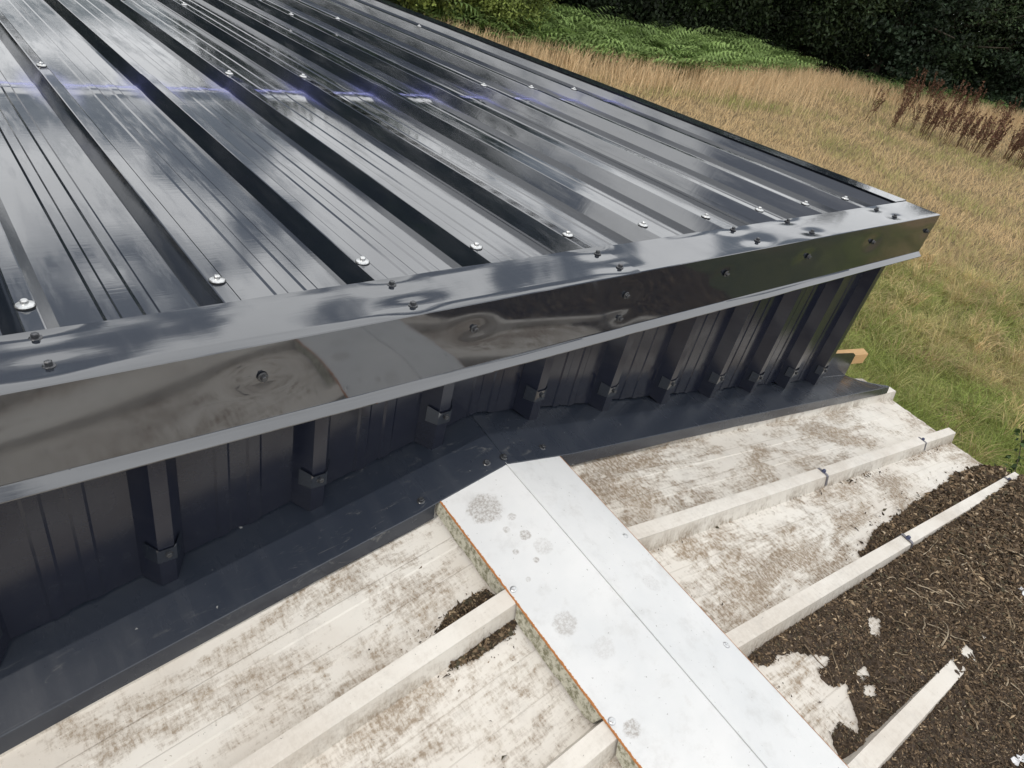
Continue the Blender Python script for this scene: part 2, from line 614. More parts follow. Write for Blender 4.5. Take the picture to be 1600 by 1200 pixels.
def roof_sheet(ka, n, y0, y1, lift, seed, lap=True):
    pts = densify(sheet_profile(ka, n, lap))
    ys = np.unique(np.concatenate([np.linspace(y0, y1, 44), np.linspace(max(y0, LAPY - 0.2), min(y1, LAPY + 0.05), 16)]))
    P = np.array(pts)
    X = np.repeat(P[None, :, 0], len(ys), 0)
    H = np.repeat(P[None, :, 1], len(ys), 0)
    Y = np.repeat(ys[:, None], len(P), 1)
    low = np.clip(-H / RH, 0, 1)
    wave = vnoise(X * 1.3, Y * 0.9, seed) * 0.0006 * low
    bow = 0.0022 * np.exp(-((Y - (LAPY - 0.055)) / 0.045) ** 2) * (0.35 + 0.65 * low)
    Z = rz(Y) + H + wave + bow + lift
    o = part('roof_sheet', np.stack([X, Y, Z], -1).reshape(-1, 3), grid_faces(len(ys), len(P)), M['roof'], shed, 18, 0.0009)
    return o


sheets_f = {}
sheets_r = {}
for j, ka in enumerate((-5, -2, 1, 4, 7)):
    sheets_f[ka] = roof_sheet(ka, 3, 0.012, LAPY, 0.0014 * j * 0 + 0.0016, 20 + j)
    sheets_r[ka] = roof_sheet(ka, 3, LAPY - 0.14, 5.2, 0.0, 40 + j)


def sheet_of(k, d):
    return d[max(a for a in d if a <= k)]


nroof = Vector((0, S, 1)).normalized()
for k in range(-3, 10):
    screw(ME_ROOFSCREW, (ribx(k), 0.1988, rz(0.1988) + 0.0016), nroof, sheet_of(k, sheets_f), sink=0.0004)
for k in (-1, 1, 3, 4, 7, 8, 9):
    y = 1.548 if k < 5 else 1.535
    screw(ME_ROOFSCREW, (ribx(k) + random.uniform(-.003, .003), y, rz(y)), nroof, sheet_of(k, sheets_r), sink=0.0004)
for k in (1, 3, 4, 6, 7, 9):
    y = 2.74 + 0.01 * k
    screw(ME_ROOFSCREW, (ribx(k), y, rz(y)), nroof, sheet_of(k, sheets_r), sink=0.0004)
for k in (0, 2, 5, 8, 9):
    screw(ME_ROOFSCREW, (ribx(k), 4.1, rz(4.1)), nroof, sheet_of(k, sheets_r), sink=0.0004)


# extruded open profile with extra rows; profile in (y,z), swept along x
def sweep_x(name, prof, xs, mat, parent, smooth=25, solid=0.0011, fn=None):
    P = np.array(prof)
    X = np.repeat(np.asarray(xs)[:, None], len(P), 1)
    Y = np.repeat(P[None, :, 0], len(xs), 0)
    Z = np.repeat(P[None, :, 1], len(xs), 0)
    if fn is not None:
        X, Y, Z = fn(X, Y, Z)
    return part(name, np.stack([X, Y, Z], -1).reshape(-1, 3), grid_faces(len(xs), len(P)), mat, parent, smooth, solid, -1.0)


FH = 0.1343
XLAP = -1.512
YB = 0.1227
top_screws = [(-2.542, 0.109), (-2.540, 0.039), (-2.035, 0.103), (-2.039, 0.028), (-1.544, 0.098), (-1.544, 0.031), (-1.037, 0.111), (-1.030, 0.040),
              (-0.780, 0.110), (-0.778, 0.033), (-0.265, 0.099), (-0.261, 0.039), (-3.04, 0.105), (-3.04, 0.035)]
front_screws = [(-2.297, -0.055), (-1.926, -0.051), (-1.536, -0.050), (-1.531, -0.107), (-1.186, -0.050), (-0.808, -0.053), (-0.436, -0.051), (-0.044, -0.054), (-2.75, -0.055)]
fprof = [(YB, rz(YB) + 0.0012)] + [(YB * (1 - i / 12), rz(YB * (1 - i / 12)) + 0.0042) for i in range(0, 12)] + [(0.0012, 0.0008), (0.0, -0.0008)]
fprof += [(0.0, -FH * i / 12) for i in range(1, 12)] + [(0.0, -FH + 0.001), (-0.0006, -FH), (-0.0075, -FH - 0.0057), (-0.015, -FH - 0.0113), (-0.0146, -FH - 0.0135)]


def flash_fn(seed, proud):
    def fn(X, Y, Z, proud=proud):
        if proud > 0:
            proud = 0.0009 + (proud - 0.0009) * np.clip((XLAP - X) / 0.05, 0, 1)
        top = (Y > 0.003)
        front = (~top) & (Z > -FH + 0.003) & (Z < -0.003)
        s1 = np.clip(Y / YB, 0, 1)
        env_t = np.sin(np.pi * np.clip(s1, 0, 1)) ** 0.8
        s2 = np.clip(-Z / FH, 0, 1)
        env_f = np.sin(np.pi * s2)
        dz = 0.0016 * vnoise(X * 0.9, Y * 2.0, seed) * env_t
        dy = 0.0018 * vnoise(X * 0.8, Z * 3.0, seed + 3) * env_f
        for sx, sy in top_screws:
            dz = dz - 0.0021 * np.exp(-(((X - sx) / 0.05) ** 2 + ((Y - sy) / 0.022) ** 2)) * (env_t > 0.12)
        for sx, sz in front_screws:
            dy = dy + 0.0016 * np.exp(-(((X - sx) / 0.045) ** 2 + ((Z - sz) / 0.022) ** 2)) * env_f
        dz = dz + 0.0016 * np.clip(vnoise(X * 3.1, Y * 0, seed + 9), 0, 1) * (s1 > 0.97)
        liprow = Z < -FH - 0.004
        wob = 0.0012 * vnoise(X * 1.7, X * 0, seed + 5)
        Z2 = Z + np.where(top, dz, 0) + np.where(top, proud, 0) + np.where(liprow, wob, 0)
        Y2 = Y + np.where(front, dy, 0) - np.where(~top, proud, 0)
        return X, Y2, Z2
    return fn


XLAP = -1.512
fl_r = sweep_x('ridge_flashing', fprof, np.linspace(XLAP - 0.12, 0.0, 150), M['flash'], shed, 20, 0.0004, flash_fn(71, 0.0))
fl_l = sweep_x('ridge_flashing', fprof, np.linspace(-4.2, XLAP, 240), M['flash'], shed, 20, 0.0004, flash_fn(71, 0.0013))
for sx, sy in top_screws:
    screw(ME_SCREW, (sx, sy, rz(sy) + 0.0042), nroof, fl_r if sx > XLAP else fl_l, tilt=0.08, sink=0.0015)
for sx, sz in front_screws:
    screw(ME_SCREW, (sx, -0.0012, sz), (0, -1, 0), fl_r if sx > XLAP else fl_l, tilt=0.1, sink=0.0005)

# verge flashing along the right roof edge
vp = [(-0.062, 0.0035), (-0.020, 0.0035), (0.0225, 0.0035), (0.0239, 0.0015), (0.0239, -0.12), (0.031, -0.128)]
ysv = np.linspace(0.13, 5.2, 40)
Vv = np.array([[(x, y, rz(y) + z + (0.0008 * math.sin(y * 5) if z > 0 else 0)) for x, z in vp] for y in ysv]).reshape(-1, 3)
part('verge_flashing', Vv, grid_faces(len(ysv), len(vp)), M['flash'], shed, 25, 0.0011)

# wall sheets
WY0, WY1 = 0.017, 0.050           # crown and trough planes


def wz_bottom(x):
    return -0.3045 - np.where(x < -1.842, 0.213 * (-1.842 - x), 0.2195 * (x + 1.842))


def wribx(i):
    return -0.192 - PITCH * i


def wall_profile(ia, ib):
    """ribs ia (right) .. ib (left): points from left to right as (x, y)"""
    pts = []
    for i in range(ib, ia - 1, -1):
        x0 = wribx(i)
        pts += [(x0 - CH - WR, WY1), (x0 - CH, WY0), (x0 + CH, WY0), (x0 + CH + WR, WY1)]
        if i > ia:
            xa = x0 + CH + WR
            xb = wribx(i - 1) - CH - WR
            for f in (0.36, 0.64):
                c = xa + (xb - xa) * f
                pts += [(c - 0.0125, WY1), (c - 0.0085, WY1 - 0.0022), (c + 0.0085, WY1 - 0.0022), (c + 0.0125, WY1)]
    return pts


def wall_sheet(ia, ib, tail=None, head=None, proud=0.0, seed=0):
    pts = wall_profile(ia, ib)
    if tail:
        pts = pts + [(tail, WY1)]
    pts = densify(pts)
    P = np.array(pts)
    rows = 16
    s = np.linspace(0, 1, rows)[:, None]
    X = np.repeat(P[None, :, 0], rows, 0)
    Y = np.repeat(P[None, :, 1], rows, 0)
    crown = (WY1 - P[:, 1]) / (WY1 - WY0)
    jag = 0.0018 * np.sin(P[:, 0] * 61) + 0.0016 * np.sin(P[:, 0] * 143 + 1)
    zb = wz_bottom(P[:, 0]) + jag - 0.010 * crown
    Z = (-0.03) * (1 - s) + zb[None, :] * s
    curl = 0.006 * np.clip(vnoise(X * 2.6, X * 0, seed + 2), 0, 1) * np.clip((s - 0.86) / 0.14, 0, 1) ** 2 * (1 - crown[None, :])
    Y = Y - proud + vnoise(X * 1.4, Z * 1.2, seed) * 0.0009 * (1 - crown[None, :]) - curl
    return part('wall_sheet', np.stack([X, Y, Z], -1).reshape(-1, 3), grid_faces(rows, len(P))[:, ::-1], M['wallp'], shed, 18, 0.0009, 1.0)


wall_sheet(0, 3, tail=-0.078, seed=3)
wall_sheet(3, 6, proud=0.0013, seed=4)
wall_sheet(6, 9, seed=5)
wall_sheet(9, 12, proud=0.0013, seed=6)
wall_sheet(12, 15, seed=7)
# corner trim and side wall
cprof = [(-0.088, 0.0485), (-0.0765, 0.0485), (-0.0755, 0.0495), (-0.0755, 0.062)]
zz = np.linspace(-0.05, -1.2, 10)
part('corner_flashing', np.array([[(x, y, z) for x, y in cprof] for z in np.linspace(-0.14, -0.675, 10)]).reshape(-1, 3), grid_faces(10, len(cprof))[:, ::-1], M['flash'], shed, 25, 0.001, 1.0)
pts = []
yy = 0.075
for i in range(20):
    y0 = 0.20 + 0.25 * i
    pts += [(-0.078, y0 - 0.033), (-0.045, y0 - 0.0145), (-0.045, y0 + 0.0145), (-0.078, y0 + 0.033)]
pts = [(-0.078, 0.0635)] + pts
part('side_wall_sheet', np.array([[(x, y, (rz(y) - 0.05) * (1 - s) + (GZ + 0.05) * s) for x, y in pts] for s in np.linspace(0, 1, 6)]).reshape(-1, 3),
     grid_faces(6, len(pts))[:, ::-1], M['wallp'], shed, 18, 0.0009, 1.0)
box('front_wall_lining', (-5.6, 0.075, GZ), (-0.095, 0.14, -0.06), M['render'], shed)

# rib brackets: a saddle plate over each wall rib with a hex screw
wall_screws = [(-2.442, -0.369), (-2.192, -0.314), (-1.942, -0.254), (-1.692, -0.275), (-1.442, -0.336), (-1.192, -0.385), (-0.942, -0.436), (-0.692, -0.500), (-0.442, -0.547), (-0.192, -0.603), (-2.692, -0.428), (-2.942, -0.48)]
for wx, wz in wall_screws:
    e = 0.0022
    cp = [(-CH - WR * 0.62 - e, 0.62 * (WY1 - WY0) - e), (-CH - e, -e), (-CH - e + 0.003, -e - 0.0004), (CH + e - 0.003, -e - 0.0004), (CH + e, -e), (CH + WR * 0.62 + e, 0.62 * (WY1 - WY0) - e)]
    V = []
    for r_, s in enumerate(np.linspace(0, 1, 5)):
        for c_, (a, b) in enumerate(cp):
            topz = wz + 0.018 - (0.0075 if c_ in (2, 3) else 0.003 if c_ in (1, 4) else -0.002)
            botz = wz - 0.016
            V.append((wx + a, WY0 + b - 0.0010, topz * (1 - s) + botz * s))
    br = part('rib_bracket', V, grid_faces(5, 6)[:, ::-1], M['flash'], shed, 30, 0.0014, 1.0)
    screw(ME_SCREW, (wx + 0.002, WY0 - e - 0.0015, wz), (0, -1, 0.05), br, tilt=0.06)

# ================================================================== OLD WHITE SHED : geometry functions
XR, ZR, DZ, TT = -1.85, -0.3249, 0.0704, 0.2177


def wcrown(x, y):
    return ZR + DZ * y - TT * np.abs(x - XR)


# apron flashing : wall junction -> lip on the white ribs
def lip_y(x):
    return np.interp(x, [-4.2, -2.697, -2.34, -2.01, -1.85, -1.70, -1.09, -0.3, 0.36, 0.6], [-0.078, -0.080, -0.083, -0.0895, -0.0885, -0.0915, -0.080, -0.073, -0.0675, -0.066])


def apron_lift(x):
    return float(np.interp(x, [-2.03, -2.0, -1.70, -1.66, 0.36], [0.0032, 0.0062, 0.0062, 0.0042, 0.0335]))


def apron(xs, name, has_lip, seed, cut=None):
    rows = []
    for x in xs:
        ly = float(lip_y(x))
        zl = float(wcrown(x, ly)) + apron_lift(x)
        zj = float(wz_bottom(x)) - 0.004
        xw = x
        if cut and x > cut[0]:
            f = (x - cut[0]) / (cut[1] - cut[0])
            yj = 0.056 + (ly + 0.004 - 0.056) * f ** 0.62
            zj = zj * (1 - f) + zl * f
        else:
            yj = 0.056
        r = []
        if yj == 0.056 or True:
            up = 0.06 if not (cut and x > -0.085) else 0.0015
            r.append((x, yj + 0.0015, zj + up))
            r.append((x, yj, zj + 0.0008))
        for i in range(1, 9):
            s = i / 8
            wob = 0.0010 * float(vnoise(np.array(x * 1.3), np.array(s * 0.7), seed)) * math.sin(math.pi * s)
            r.append((x, yj * (1 - s) + ly * s, zj * (1 - s) + zl * s + wob))
        if has_lip(x):
            r.append((x, ly - 0.0012, zl - 0.0012))
            r.append((x, ly - 0.004, zl - 0.016))
            r.append((x, ly - 0.006, zl - 0.0315 + 0.001 * math.sin(x * 19)))
        else:
            r.append((x, ly - 0.0006, zl - 0.0004))
            r.append((x, ly - 0.0010, zl - 0.0008))
            r.append((x, ly - 0.0014, zl - 0.0016))
        rows.append(r)
    nc = len(rows[0])
    V = np.array(rows).reshape(-1, 3)
    return part(name, V, grid_faces(len(rows), nc), M['apron'], shed, 22, 0.0010, -1.0)


XS_L = np.concatenate([np.linspace(-4.2, -2.012, 80), [-2.0105], np.linspace(-2.008, -1.8435, 8)])
XS_R = np.concatenate([np.linspace(-1.8425, -1.699, 8), [-1.697], np.linspace(-1.69, 0.18, 72), np.linspace(0.185, 0.375, 24)])
ap_l = apron(XS_L, 'apron_flashing', lambda x: x < -2.011, 5)
ap_r = apron(XS_R, 'apron_flashing', lambda x: x > -1.698, 8, cut=(0.185, 0.375))
# upstand of the apron running past the wall corner
ux = np.linspace(-0.07, 0.185, 8)
part('apron_upstand', np.array([[(x, 0.0585 + 0.0012 * i, float(wz_bottom(x)) - 0.007 + 0.113 * i / 3 * (1 - 0.1 * (x > 0.15))) for i in range(4)] for x in ux]).reshape(-1, 3), grid_faces(8, 4), M['wallp'], shed, 25, 0.0012)
for p_, who in (((-1.882, -0.067), ap_l), ((-1.845, -0.072), ap_l), ((-2.028, -0.070), ap_l), ((-1.729, -0.064), ap_r)):
    x, y = p_
    f = (0.056 - y) / (0.056 - float(lip_y(x)))
    z = (float(wz_bottom(x)) - 0.004) * (1 - f) + (float(wcrown(x, float(lip_y(x)))) + apron_lift(x)) * f
    screw(ME_SCREW, (x, y, z), (0.2 if x > XR else -0.2, -0.15, 1), who, tilt=0.08)
# timber batten sticking out past the corner
bm = bmesh.new()
bmesh.ops.create_cube(bm, size=1.0)
for v in bm.verts:
    v.co = Vector((v.co.x * 0.62, v.co.y * 0.045, v.co.z * 0.048))
    if v.co.x > 0 and v.co.y < 0:
        v.co.x -= 0.05
bmesh.ops.bevel(bm, geom=bm.edges[:], offset=0.002, segments=1, affect='EDGES')
bmesh.ops.rotate(bm, cent=(0, 0, 0), matrix=Matrix.Rotation(rad(11.5), 3, 'Y'), verts=bm.verts[:])
me = bpy.data.meshes.new('timber_batten')
bm.to_mesh(me)
bm.free()
me.materials.append(M['timber'])
place('timber_batten', me, shed, (0.13, 0.100, -0.680))

# ================================================================== OLD WHITE SHED
old = empty('old_white_shed', (-1.9, -1.2, GZ))
tag(old, 'old low shed with dirty white ribbed metal roof sheets and ridge cap', 'shed')
WCH, WWR, WRH = 0.0145, 0.0105, 0.034


def wrib_y(k, side):
    """centre of white rib k; k=0 under the apron"""
    return -0.314 - 0.2525 * (k - 1)


def wskew(y):
    return np.interp(-np.asarray(y), [0.06, 0.314, 0.57, 0.82, 1.2], [0.004, -0.0095, -0.02, -0.033, -0.04])


def white_sheet(side, ka, kb, mat, seed, lift=0.0):
    """from rib ka (far, +y) to rib kb (near); side=+1 right, -1 left"""
    prof = []
    y0 = wrib_y(ka, side)
    if ka == 0:
        prof += [(0.066, -WRH)]
    prof += [(y0 + WCH + WWR, -WRH), (y0 + WCH, 0.0), (y0 - WCH, 0.0), (y0 - WCH - WWR, -WRH)]
    for k in range(ka, kb):
        ya = wrib_y(k, side) - WCH - WWR
        yb = wrib_y(k + 1, side) + WCH + WWR
        for f in (0.34, 0.66):
            c = ya + (yb - ya) * f
            prof += [(c + 0.0115, -WRH), (c + 0.0085, -WRH + 0.0016), (c - 0.0085, -WRH + 0.0016), (c - 0.0115, -WRH)]
        y1 = wrib_y(k + 1, side)
        if k + 1 < kb:
            prof += [(y1 + WCH + WWR, -WRH), (y1 + WCH, 0.0), (y1 - WCH, 0.0), (y1 - WCH - WWR, -WRH)]
        else:       # lapped edge: the sheet ends over the crown just at its near edge
            prof += [(y1 + WCH + WWR + 0.001, -WRH + 0.001), (y1 + WCH + 0.001, 0.0016), (y1 - WCH + 0.003, 0.0018), (y1 - WCH - 0.0006, 0.0010)]
    P = np.array(densify(prof))
    if side > 0:
        n = 60
        s = np.linspace(0, 1, n)[:, None]
        xe = 0.50 + np.interp(-P[:, 0], [0.0, 0.45, 0.6, 1.2], [0.0, 0.0, 0.06, 0.11])
        rag = 0.004 * np.sin(P[:, 0] * 23 + 1) + 0.003 * np.sin(P[:, 0] * 57)
        ridge = np.clip(1 + P[:, 1] / WRH, 0, 1)
        X = (XR + 0.03) * (1 - s) + (xe + rag + 0.012 * ridge)[None, :] * s
    else:
        n = 50
        s = np.linspace(0, 1, n)[:, None]
        X = (XR - 0.03) * (1 - s) + np.full(len(P), -4.3)[None, :] * s
    skew = (wskew(P[None, :, 0]) * (X - XR) if side > 0 else 0.0 * X)
    Y = P[None, :, 0] + skew
    Y = np.broadcast_to(Y, X.shape).copy()
    H = np.broadcast_to(P[None, :, 1], X.shape).copy()
    low = np.clip(-H / WRH, 0, 1)
    wob = 0.0012 * vnoise(X * 1.2, Y * 2.2, seed) * low + 0.0007 * vnoise(X * 2, Y * 1.0, seed + 1) * (1 - low)
    Z = wcrown(X, Y) + H + wob + lift
    if side > 0:     # the eave edge droops a little
        Z = Z - 0.010 * np.clip((X - 0.36) / 0.16, 0, 1) ** 2 * low
    fc = grid_faces(n, len(P))
    if side > 0:
        fc = fc[:, ::-1]
    tn = np.repeat((1 - low).reshape(-1, 1), 3, 1)
    return part('roof_sheet', np.stack([X, Y, Z], -1).reshape(-1, 3), fc, mat, old, 20, 0.0009, -1.0, tint=tn)


white_sheet(1, 0, 1, M['white_r'], 3, 0.0002)
white_sheet(1, 1, 5, M['white_r'], 4)
white_sheet(1, 5, 8, M['white_r'], 6)
white_sheet(-1, 0, 1, M['white_l'], 13, 0.0002)
white_sheet(-1, 1, 5, M['white_l'], 14)
white_sheet(-1, 5, 8, M['white_l'], 15)


# ridge cap : two wings with a fold, drip returns between the ribs on the left
def cap_z(x, y):
    return wcrown(x, y) + 0.0042


CW = 0.1495
capx = [XR - CW, XR - CW + 0.003, XR - 0.10, XR - 0.05, XR - 0.0011, XR, XR + 0.0011, XR + 0.05, XR + 0.10, XR + CW - 0.003, XR + CW]
ycap = np.linspace(0.03, -2.2, 120)
Vc = []
for y in ycap:
    for i, x in enumerate(capx):
        z = cap_z(x, y) + 0.0008 * float(vnoise(np.array(x * 3), np.array(y * 1.3), 9)) * (1 if 0 < i < 10 else 0.4)
        if i == 5:
            z -= 0.005
        if i in (6, 7, 8):
            z += 0.0008
        Vc.append((x, y, z))
ridge_cap = part('ridge_cap', Vc, grid_faces(len(ycap), len(capx))[:, ::-1], M['cap_white'], old, 12, 0.0010, -1.0)
# returns hanging into the troughs (one per trough and side)
for side in (-1, 1):
    for k in range(0, 7):
        ya = wrib_y(k, side) - WCH - 0.003
        yb = wrib_y(k + 1, side) + WCH + 0.003
        V = []
        for i in range(14):
            s = i / 13
            y = ya * (1 - s) + yb * s
            for j in range(4):
                h = j / 3
                yy = y + (0.5 - s) * 2 * (-0.0095) * h * -1
                xx = XR + side * (CW + 0.0004 + 0.0035 * h)
                drop = 0.0315 + 0.0016 * math.sin(y * 70) + 0.0012 * math.sin(y * 151)
                if i in (0, 13):
                    drop *= 0.86
                V.append((xx, y + (-0.009 * (1 - 2 * s) * h), cap_z(XR + side * CW, y) - 0.0006 - drop * h))
        f = grid_faces(14, 4)
        part('cap_return', V, f if side < 0 else f[:, ::-1], M['algae'], ridge_cap, 30, 0.0008, 0.0)
# rusty cut edges
for side in (-1, 1):
    V = []
    n = 900 if side < 0 else 500
    ys = np.linspace(0.0, -2.1, n)
    for y in ys:
        w = (0.0014 + 0.0013 * random.random()) if side < 0 else (0.0004 + 0.0006 * random.random())
        inn = (0.0006 + 0.0014 * random.random() ** 2) if side < 0 else 0.0003
        x = XR + side * CW
        V += [(x - side * inn, y, cap_z(x - side * inn, y) + 0.0006), (x + side * 0.0006, y, cap_z(x, y) + 0.0007), (x + side * 0.0013, y, cap_z(x, y) - w)]
    f = grid_faces(n, 3)
    part('rusty_edge', V, f, M['rust'], ridge_cap)
for x, y in [(-1.990, -0.307), (-1.992, -0.560), (-1.721, -0.316), (-1.719, -0.572), (-1.990, -0.82), (-1.72, -0.83)]:
    screw(ME_CAPSCREW, (x, y, cap_z(x, y)), (0.2 if x > XR else -0.2, 0, 1), ridge_cap, tilt=0.03, sink=0.0004)

# strap clips over the right hand ribs
for (cx, k) in [(-0.804, 1), (0.107, 1), (-0.786, 2), (0.380, 2), (-0.62, 3)]:
    yc = wrib_y(k, 1) + float(wskew(wrib_y(k, 1))) * (cx - XR)
    e = 0.0024
    cp = [(WCH + WWR * 0.5 + e, -0.016), (WCH + e, e * 0.8), (WCH - 0.003, e + 0.0012), (-WCH + 0.003, e + 0.0012), (-WCH - e, e * 0.8), (-WCH - WWR * 0.8 - e, -0.026)]
    V = []
    for s in (-0.5, -0.17, 0.17, 0.5):
        for a, b in cp:
            x = cx + s * 0.013 + 0.10 * (a) * 0.6
            V.append((x, yc + a, float(wcrown(x, yc + a)) + b))
    st = part('rib_clip', V, grid_faces(4, 6), M['strap'], old, 30, 0.0012, 1.0)
    screw(ME_BLUESCREW, (cx, yc, float(wcrown(cx, yc)) + e + 0.001), (0.21, -0.07, 1), st, tilt=0.06)
# plain walls under the old roof
box('side_wall', (0.30, -2.1, GZ), (0.40, 0.07, -0.965), M['render'], old)
box('end_wall', (-4.2, -2.1, GZ), (0.29, -2.0, -1.06), M['render'], old)
box('fascia_board', (0.402, -2.1, -1.12), (0.422, 0.06, -0.935), M['timber'], old)

# ================================================================== LEAF LITTER
RX = lambda k, x: wrib_y(k, 1) + float(wskew(wrib_y(k, 1))) * (x - XR)
litA = [(-1.003, -0.556), (-0.932, -0.536), (-0.817, -0.518), (-0.656, -0.516), (-0.538, -0.513), (-0.303, -0.498), (-0.183, -0.505), (0.081, -0.488),
        (0.238, -0.495), (0.40, -0.50), (0.473, -0.525), (0.53, -0.555), (0.53, -0.60), (-0.95, -0.575)]
litB = [(-1.558, -0.592), (-1.658, -0.596), (-1.665, -0.612), (-1.638, -0.625), (-1.631, -0.631), (-1.585, -0.619), (-1.52, -0.644), (-1.497, -0.665), (-1.437, -0.677),
        (-1.467, -0.684), (-1.519, -0.680), (-1.528, -0.695), (-1.523, -0.721), (-1.471, -0.729), (-1.504, -0.747), (-1.569, -0.796), (-1.58, -0.772),
        (-1.588, -0.765), (-1.629, -0.762), (-1.660, -0.789), (-1.654, -0.812), (-1.654, -0.86), (-1.68, -1.4), (0.56, -1.4), (0.58, -0.60), (-0.2, -0.585), (-1.157, -0.588)]
holes = [[(-1.22, -0.666), (-1.185, -0.684), (-1.229, -0.698), (-1.253, -0.71), (-1.275, -0.697), (-1.251, -0.681)],
         [(-1.43, -0.726), (-1.385, -0.728), (-1.400, -0.744), (-1.437, -0.740)],
         [(-1.443, -0.750), (-1.410, -0.763), (-1.446, -0.772), (-1.466, -0.760)]]
litL1 = [(-2.008, -0.284), (-2.014, -0.270), (-2.033, -0.262), (-2.057, -0.262), (-2.085, -0.270), (-2.11, -0.282), (-2.12, -0.290), (-2.0, -0.292)]
litL2 = [(-2.004, -0.338), (-2.012, -0.345), (-2.03, -0.352), (-2.064, -0.354), (-2.10, -0.346), (-2.13, -0.339), (-2.0, -0.332)]


def signed(px, py, poly):
    p = np.array(poly)
    q = np.roll(p, -1, 0)
    d = np.full(px.shape, 1e9)
    ins = np.zeros(px.shape, bool)
    for (ax, ay), (bx, by) in zip(p, q):
        ex, ey = bx - ax, by - ay
        tt = np.clip(((px - ax) * ex + (py - ay) * ey) / (ex * ex + ey * ey + 1e-12), 0, 1)
        d = np.minimum(d, np.hypot(px - ax - tt * ex, py - ay - tt * ey))
        c = ((ay > py) != (by > py)) & (px < (bx - ax) * (py - ay) / (by - ay + 1e-12) + ax)
        ins ^= c
    return np.where(ins, d, -d)


def rough2(px, py):
    return (vnoise(px * 6, py * 6, 101) * 0.6 + vnoise(px * 17, py * 17, 102) * 0.5 + vnoise(px * 43, py * 43, 103) * 0.45)


def litter_sd(px, py):
    sA = signed(px, py, litA)
    sB = signed(px, py, litB)
    for h in holes:
        sB = np.minimum(sB, -signed(px, py, h))
    sd = np.maximum(sA, sB)
    return np.where(px < -1.86, np.maximum(signed(px, py, litL1), signed(px, py, litL2)), sd)


def rib_top(px, py, k):
    """is the point on white rib k"""
    return np.abs(py - RX(k, px))


def litter_h(px, py):
    """litter height above the trough plane"""
    sd = litter_sd(px, py) + 0.009 * rough2(px, py) + 0.005 * rough2(px * 2.3 + 3, py * 2.3)
    edge = np.clip(sd / 0.035, 0, 1)
    depth = 0.011 + 0.010 * np.clip((-py - 0.6) / 0.25, 0, 1) + 0.030 * np.clip((px + 1.45) / 0.75, 0, 1) * np.clip((-py - 0.52) / 0.2, 0, 1)
    depth = depth + 0.016 * np.clip((px + 0.2) / 0.5, 0, 1)
    depth = np.where(px < -1.86, 0.005, depth)
    # heap between R2 and R3 is shallow near the ridge, deeper down slope
    return np.where(sd > 0, 0.0015 + (depth * (1 + 0.25 * rough2(px * 1.7, py * 1.7))) * edge ** 0.7, -0.006)


def litter_patch(name, x0, x1, y0, y1, step):
    gx = np.arange(x0, x1, step)
    gy = np.arange(y0, y1, step)
    GX, GY = np.meshgrid(gx, gy)
    H = litter_h(GX, GY)
    H = H + np.where(H > 0, 0.0022 * vnoise(GX * 60, GY * 60, 7) + rng.normal(0, 0.0011, GX.shape), 0)
    Z = wcrown(GX, GY) - WRH + H
    F = grid_faces(len(gy), len(gx))
    keep = (H.ravel()[F] > 0).sum(1) > 0
    F = F[keep]
    used, inv = np.unique(F, return_inverse=True)
    V = np.stack([GX, GY, Z], -1).reshape(-1, 3)[used]
    return V, inv.reshape(F.shape)


V, F = litter_patch('leaf_litter', -1.72, 0.58, -1.4, -0.46, 0.0075)
lit = part('leaf_litter', V, F, M['soil'], None, 60)
tag(lit, 'dark brown rotted leaf litter heaped on the white roof', 'leaf litter', kind='stuff')
V, F = litter_patch('leaf_litter', -2.16, -1.98, -0.37, -0.25, 0.004)
lit2 = part('leaf_litter', V, F, M['soil'], None, 60)
tag(lit2, 'two small crumbs of brown litter beside the left white rib', 'leaf litter', kind='stuff')

# fragments: bent little leaf bits, crumbs
BROWNS = 1.75 * np.array([(0.040, 0.028, 0.018), (0.075, 0.052, 0.032), (0.12, 0.085, 0.052), (0.20, 0.15, 0.095), (0.055, 0.048, 0.030), (0.028, 0.020, 0.014), (0.30, 0.24, 0.17)])


def fragments(name, xs, ys, zs, L, W, tints):
    n = len(xs)
    az = rng.uniform(0, 6.283, n)
    pit = rng.normal(0, 0.5, n)
    rol = rng.uniform(-1.2, 1.2, n)
    d = np.stack([np.cos(az) * np.cos(pit), np.sin(az) * np.cos(pit), np.sin(pit)], 1)
    u = np.stack([-np.sin(az), np.cos(az), 0 * az], 1)
    w = np.cross(d, u)
    sd_ = u * np.cos(rol)[:, None] + w * np.sin(rol)[:, None]
    nn = np.cross(d, sd_)
    c = np.stack([xs, ys, zs], 1)
    L = L[:, None]
    W = W[:, None]
    bend = nn * (W * rng.uniform(0.2, 0.9, (n, 1)))
    p0 = c - d * L / 2
    p1 = c - d * L * 0.1 + sd_ * W / 2 + bend
    p2 = c - d * L * 0.1 - sd_ * W / 2 + bend
    p3 = c + d * L / 2
    p4 = c - nn * W * 0.35
    V = np.stack([p0, p1, p2, p3], 1).reshape(-1, 3)
    b = np.arange(n)[:, None] * 4
    F = np.concatenate([b + np.array([0, 2, 1]), b + np.array([1, 2, 3])])
    return V, F, np.repeat(tints, 4, 0)


N = 360000
px = rng.uniform(-1.70, 0.56, N)
py = rng.uniform(-1.30, -0.47, N)
